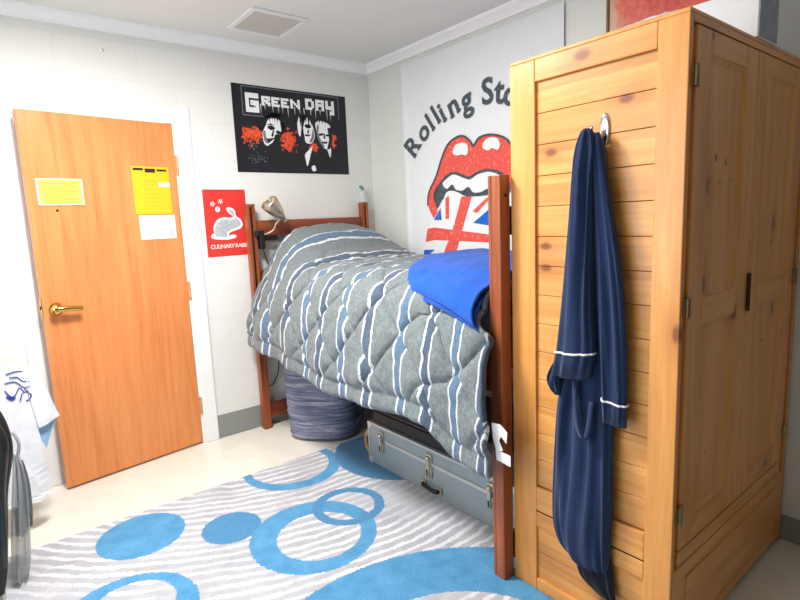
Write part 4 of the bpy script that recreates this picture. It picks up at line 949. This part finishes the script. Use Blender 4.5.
m = MB(); m.box(0.0, LW - 0.0, 0.042, 0.45, 0.44, 0.472, 0.01, M=CHM); m.build('seat', M_chw, ch)
m = MB(); m.box(0.03, LW - 0.03, 0.047, 0.071, 0.60, 0.688, 0.006, M=CHM); m.box(0.05, LW - 0.05, 0.051, 0.067, 0.50, 0.55, 0.005, M=CHM); m.build('backrest', M_chw, ch)

# white shirt with a blue drawing, draped over the right end of the chair back
M_shirt = cloth_mat('white_cotton_shirt', (238, 240, 246), var=0.02, sheen=0.1); M_blue = plain('blue_ink_print', (52, 64, 160), 0.7, var=0.2); M_lin = plain('pale_blue_lining', (150, 190, 226), 0.8, var=0.05)
st_ = Vector((-1, -0.35, 0)).normalized(); sn_ = Vector((st_.y, -st_.x, 0)); sp = Vector((-2.33, -0.45, 0))
if sn_.y > 0: sn_ = -sn_
def shirtpt(a, z, d): 
    wv = 0.010 * math.sin(a * 40 + z * 5) * sstep(.75, .5, z) + 0.006 * mnoise.noise((a * 20, z * 12, 1))
    return sp + st_ * a + Vector((0, 0, z)) + sn_ * (d + wv)
sh = thing('shirt', (-2.36, -0.46, 0.14), 'white shirt with blue line drawing draped by the door at the left edge', 'shirt')
BODY = [(0.0, 0.782), (-0.012, 0.76), (-0.010, 0.62), (-0.004, 0.50), (-0.004, 0.36), (-0.035, 0.215), (-0.02, 0.17), (0.03, 0.142), (0.105, 0.152), (0.28, 0.20), (0.30, 0.45), (0.30, 0.80), (0.10, 0.81)]
def slab_poly(m, pts, f, d0, d1, cut=4):
    m.poly(pts, lambda a, z: f(a, z, d1), cut); m.poly(pts, lambda a, z: f(a, z, d0), cut)
    P = []
    for (a, b) in zip(pts, pts[1:] + pts[:1]):
        for q in range(4): P.append((a[0] + (b[0] - a[0]) * q / 4, a[1] + (b[1] - a[1]) * q / 4))
    m.grid([[f(a, z, d0) for a, z in P], [f(a, z, (d0 + d1) / 2) for a, z in P], [f(a, z, d1) for a, z in P]], True)
m = MB(); slab_poly(m, BODY, shirtpt, 0.006, 0.022); m.build('shirt_body', M_shirt, sh, weld=True)
m = MB(); slab_poly(m, [(0.02, 0.785), (-0.01, 0.775), (-0.056, 0.661), (-0.101, 0.515), (-0.05, 0.502), (-0.002, 0.492), (0.012, 0.62)], shirtpt, 0.018, 0.034); sv = m.build('sleeve', M_shirt, sh, weld=True)
m = MB(); m.poly([(-0.095, 0.512), (-0.004, 0.494), (-0.012, 0.42), (-0.03, 0.38)], lambda a, z: shirtpt(a, z, 0.012), 2); m.build('sleeve_lining', M_lin, sv)
m = MB()
def pen(pts, w=0.0024):
    P = catmull([Vector((a, z, 0)) for a, z in pts], 4)
    m.tube([shirtpt(p.x, p.y, 0.0365 if p.x < 0.012 else 0.025) for p in P], w, 6, False)
for q in ([(0.091, 0.768), (0.055, 0.772), (0.024, 0.764)], [(0.1, 0.729), (0.061, 0.727), (0.026, 0.689), (0.009, 0.694)], [(0.104, 0.699), (0.085, 0.665), (0.065, 0.668), (0.045, 0.695), (0.029, 0.667)],
          [(0.049, 0.635), (0.037, 0.665), (0.012, 0.665), (0.013, 0.632), (0.026, 0.628)], [(0.098, 0.683), (0.078, 0.658), (0.066, 0.659)], [(0.027, 0.685), (0.007, 0.65)], [(0.08, 0.75), (0.05, 0.745), (0.03, 0.72), (0.01, 0.715)]): pen(q)
pen([(0.10, 0.672), (0.085, 0.652), (0.07, 0.655)], 0.005)
m.build('printed_drawing', M_blue, sh, smooth=True)

# black jacket over the near end, grey plastic bag hanging beside it
M_leather = plain('black_leather', (24, 27, 30), 0.38, var=0.25, scale=50, bump=0.3)
jk = thing('jacket', (-2.55, -0.93, 0.02), 'black jacket hanging beside grey plastic bag at the left edge', 'jacket')
m = MB(); K = lambda z, x0, x1, y, d: (z, (x0 + x1) / 2, abs(x1 - x0) / 2, y, d)
def loft_x(m, secs, *a):
    n0 = set(m.bm.verts); r = m.loft(secs, *a)
    for v_ in m.bm.verts:
        if v_ not in n0: v_.co = Vector((v_.co.y, v_.co.x, v_.co.z))
loft_x(m, [K(.785, -2.68, -2.49, -.92, .02), K(.74, -2.70, -2.455, -.93, .05), K(.66, -2.71, -2.432, -.94, .055), K(.56, -2.71, -2.430, -.95, .05), K(.42, -2.72, -2.462, -.95, .045), K(.28, -2.72, -2.480, -.95, .042), K(.12, -2.72, -2.500, -.95, .04), K(.025, -2.70, -2.520, -.95, .03)], 52, 60, .14, 5, .4, 1.5)
m.build('jacket_body', M_leather, jk, smooth=True)
m = MB(); loft_x(m, [K(.72, -2.52, -2.465, -1.0, .02), K(.62, -2.52, -2.440, -1.01, .03), K(.45, -2.54, -2.468, -1.015, .03), K(.25, -2.56, -2.488, -1.015, .03), K(.16, -2.56, -2.50, -1.01, .022)], 40, 44, .12, 3, 1.1, 2.5); m.build('jacket_sleeve', M_leather, jk, smooth=True)
k = NT('grey_plastic_film'); k.setp(0.25, 0, 0.5); k.base(lin((186, 192, 196))); k.b.inputs['Alpha'].default_value = 0.55; M_film = k.m
bg = thing('plastic_bag', (-2.40, -0.88, 0.014), 'grey plastic bag standing on rug corner beside the black jacket', 'bag')
m = MB(); loft_x(m, [K(.52, -2.432, -2.412, -.87, .012), K(.46, -2.440, -2.403, -.87, .022), K(.36, -2.455, -2.402, -.87, .034), K(.24, -2.472, -2.410, -.87, .044), K(.12, -2.485, -2.420, -.87, .05), K(.04, -2.490, -2.434, -.87, .048), K(.0145, -2.475, -2.45, -.87, .03)], 64, 70, .16, 5, 2.2, 3.5, True, 1.1)
m.build('bag_body', M_film, bg, smooth=True)
m = MB(); m.tube([(-2.418, -.87, .51), (-2.408, -.885, .57), (-2.425, -.89, .62), (-2.445, -.885, .58), (-2.428, -.87, .51)], 0.006, 8); m.build('bag_handle', M_film, bg, smooth=True)
m = MB(); loft_x(m, [K(.47, -2.425, -2.400, -.805, .012), K(.38, -2.435, -2.390, -.80, .024), K(.27, -2.44, -2.392, -.80, .028), K(.19, -2.435, -2.40, -.80, .02)], 30, 26, .1, 4, 0.2, 2); m.build('bag_lining', plain('dark_grey_contents', (92, 94, 98), 0.6, var=0.3, scale=20), bg, smooth=True)

# ------------------------------------------------------------------ rug
RX0, RX1, RY0, RY1, RT = -2.52, -0.5, -3.6, -0.657, 0.0125
def rug_mat(ox, oy):
    k = NT('patterned_rug'); k.setp(0.95, 0, 0.1); k.b.inputs['Sheen Weight'].default_value = 0.15
    tc = k.n('ShaderNodeTexCoord'); sx = k.n('ShaderNodeSeparateXYZ'); k.l(tc.outputs['Object'], sx.inputs[0])
    ob = tc.outputs['Object']; px = k.math('ADD', sx.outputs[0], ox); py = k.math('ADD', sx.outputs[1], oy)
    pile = k.math('ADD', k.math('MULTIPLY', k.noise(ob, 340, 2, 0.7), 0.5), k.math('MULTIPLY', k.noise(ob, 150, 3, 0.8), 0.5)); edge = k.math('MULTIPLY', k.math('SUBTRACT', k.noise(ob, 130, 2), 0.5), 0.022)
    big = k.noise(ob, 3.2, 3, 0.6)
    def dist(cx, cy, sxx=1.0):
        a = k.math('SUBTRACT', px, cx); b_ = k.math('SUBTRACT', py, cy)
        return k.math('ADD', k.math('SQRT', k.math('ADD', k.math('MULTIPLY', a, a), k.math('MULTIPLY', b_, b_))), edge)
    # curved white lines fanning over the grey ground
    r = k.math('SQRT', k.math('ADD', k.math('POWER', k.math('SUBTRACT', px, -1.0), 2.0), k.math('POWER', k.math('SUBTRACT', py, 0.37), 2.0)))
    ph = k.math('ADD', k.math('MULTIPLY', r, 2 * PI / 0.052), k.math('MULTIPLY', big, 12.0))
    sn = k.math('ADD', k.math('SINE', ph), k.math('MULTIPLY', k.math('SUBTRACT', k.noise(ob, 90, 2), 0.5), 2.4))
    fade = k.ramp(k.noise(ob, 2.1, 2, 0.5), [(0.36, (0.15, 0.15, 0.15, 1)), (0.5, (1, 1, 1, 1))])
    lines = k.math('MULTIPLY', k.ramp(sn, [(0.1, (0, 0, 0, 1)), (0.55, (1, 1, 1, 1))]), fade)
    grey = k.ramp(k.math('ADD', k.math('MULTIPLY', pile, 0.6), k.math('MULTIPLY', k.noise(ob, 6, 4, 0.7), 0.4)), [(0.35, lin((148, 150, 158))), (0.65, lin((194, 195, 202)))])
    c = k.mix(k.math('MULTIPLY', lines, 0.9), grey, lin((216, 218, 224)))
    bl = k.ramp(k.math('ADD', k.math('MULTIPLY', pile, 0.75), k.math('MULTIPLY', k.noise(ob, 12, 3), 0.25)), [(0.34, lin((46, 112, 160))), (0.66, lin((104, 170, 212)))])
    bd = k.ramp(pile, [(0.34, lin((46, 100, 144))), (0.66, lin((96, 158, 202)))])
    def put(c, mask, col): return k.mix(mask, c, col)
    def ring(cx, cy, ri, ro, icx=None, icy=None):
        o_ = k.math('LESS_THAN', dist(cx, cy), ro)
        if ri <= 0: return o_
        i_ = k.math('GREATER_THAN', dist(cx if icx is None else icx, cy if icy is None else icy), ri)
        return k.math('MULTIPLY', o_, i_)
    for cx, cy, ri, ro, ic, col in ((-1.192, -0.735, .218, .271, (-1.195, -0.712), bl), (-0.606, -0.976, 0, .387, None, bd), (-2.018, -0.872, 0, .183, None, bl), (-1.689, -1.097, 0, .130, None, bd),
            (-1.434, -1.400, .183, .277, (-1.420, -1.422), bl), (-1.189, -1.304, .126, .174, None, bd), (-1.541, -2.554, .44, .826, (-1.50, -2.43), bl), (-2.194, -1.393, .150, .247, (-2.165, -1.352), bl)):
        c = put(c, ring(cx, cy, ri, ro, *(ic or ())), col)
    k.base(c); k.bump(pile, 0.6, 0.004); return k.m
m = MB(); RB = [(RX0, RY0), (-1.004, RY0), (-1.004, -2.1648), (RX1, -2.1648), (RX1, RY1), (RX0, RY1)]     # cut round the wardrobe's foot
lo = [m.bm.verts.new((x, y, 0.0006)) for x, y in RB]; hi = [m.bm.verts.new((x, y, RT)) for x, y in RB]
m._fin([m.bm.faces.new(hi), m.bm.faces.new(lo[::-1])] + [m.bm.faces.new((lo[i], lo[(i + 1) % 6], hi[(i + 1) % 6], hi[i])) for i in range(6)])
tag(m.build('area_rug', rug_mat((RX0 + RX1) / 2, (RY0 + RY1) / 2), loc=((RX0 + RX1) / 2, (RY0 + RY1) / 2, 0.0006)), 'grey rug with white lines and blue rings on the cream floor', 'rug')

# ------------------------------------------------------------------ light: the ceiling fixture (above and behind the picture's top edge) and the window in the left wall
fx = thing('ceiling_light', (-2.0, -1.40, ZC), 'white square ceiling light above the middle of the room', 'lamp')
m = MB(); m.box(-2.27, -1.73, -1.67, -1.13, ZC - 0.05, ZC - 0.001, 0.008); m.build('fixture_housing', M_white, fx)
k = NT('light_diffuser'); k.base((0.9, 0.9, 0.9, 1)); k.b.inputs['Emission Color'].default_value = (1, 0.95, 0.87, 1); k.b.inputs['Emission Strength'].default_value = 3.0
m = MB(); m.box(-2.25, -1.75, -1.65, -1.15, ZC - 0.062, ZC - 0.0505, 0.004); m.build('fixture_diffuser', k.m, fx)
def area(name, loc, rot, sx, sy, power, col):
    la = bpy.data.lights.new(name, 'AREA'); la.shape = 'RECTANGLE'; la.size = sx; la.size_y = sy; la.energy = power; la.color = col
    o = bpy.data.objects.new(name, la); COL.objects.link(o); o.location = loc; o.rotation_euler = rot; return o
area('ceiling_lamp_light', (-2.0, -1.40, ZC - 0.07), (0, 0, 0), 0.45, 0.45, P_LAMP, (1.0, 0.965, 0.92))
area('window_daylight', (XL - 0.10, (WY0 + WY1) / 2, (WZ0 + WZ1) / 2), (0, -PI / 2, 0), WZ1 - WZ0 - 0.05, WY1 - WY0 - 0.05, P_WIN, (0.93, 0.97, 1.0))
w = bpy.data.worlds.new('sky'); SC.world = w; w.use_nodes = True
bgn = w.node_tree.nodes['Background']; bgn.inputs[0].default_value = (0.75, 0.85, 1.0, 1); bgn.inputs[1].default_value = 1.0

# ------------------------------------------------------------------ colour management
SC.view_settings.view_transform = 'Standard'; SC.view_settings.look = 'None'
SC.view_settings.exposure = EXPO; SC.view_settings.gamma = 1.0; SC.view_settings.use_curve_mapping = False
SC.cycles.use_denoising = True
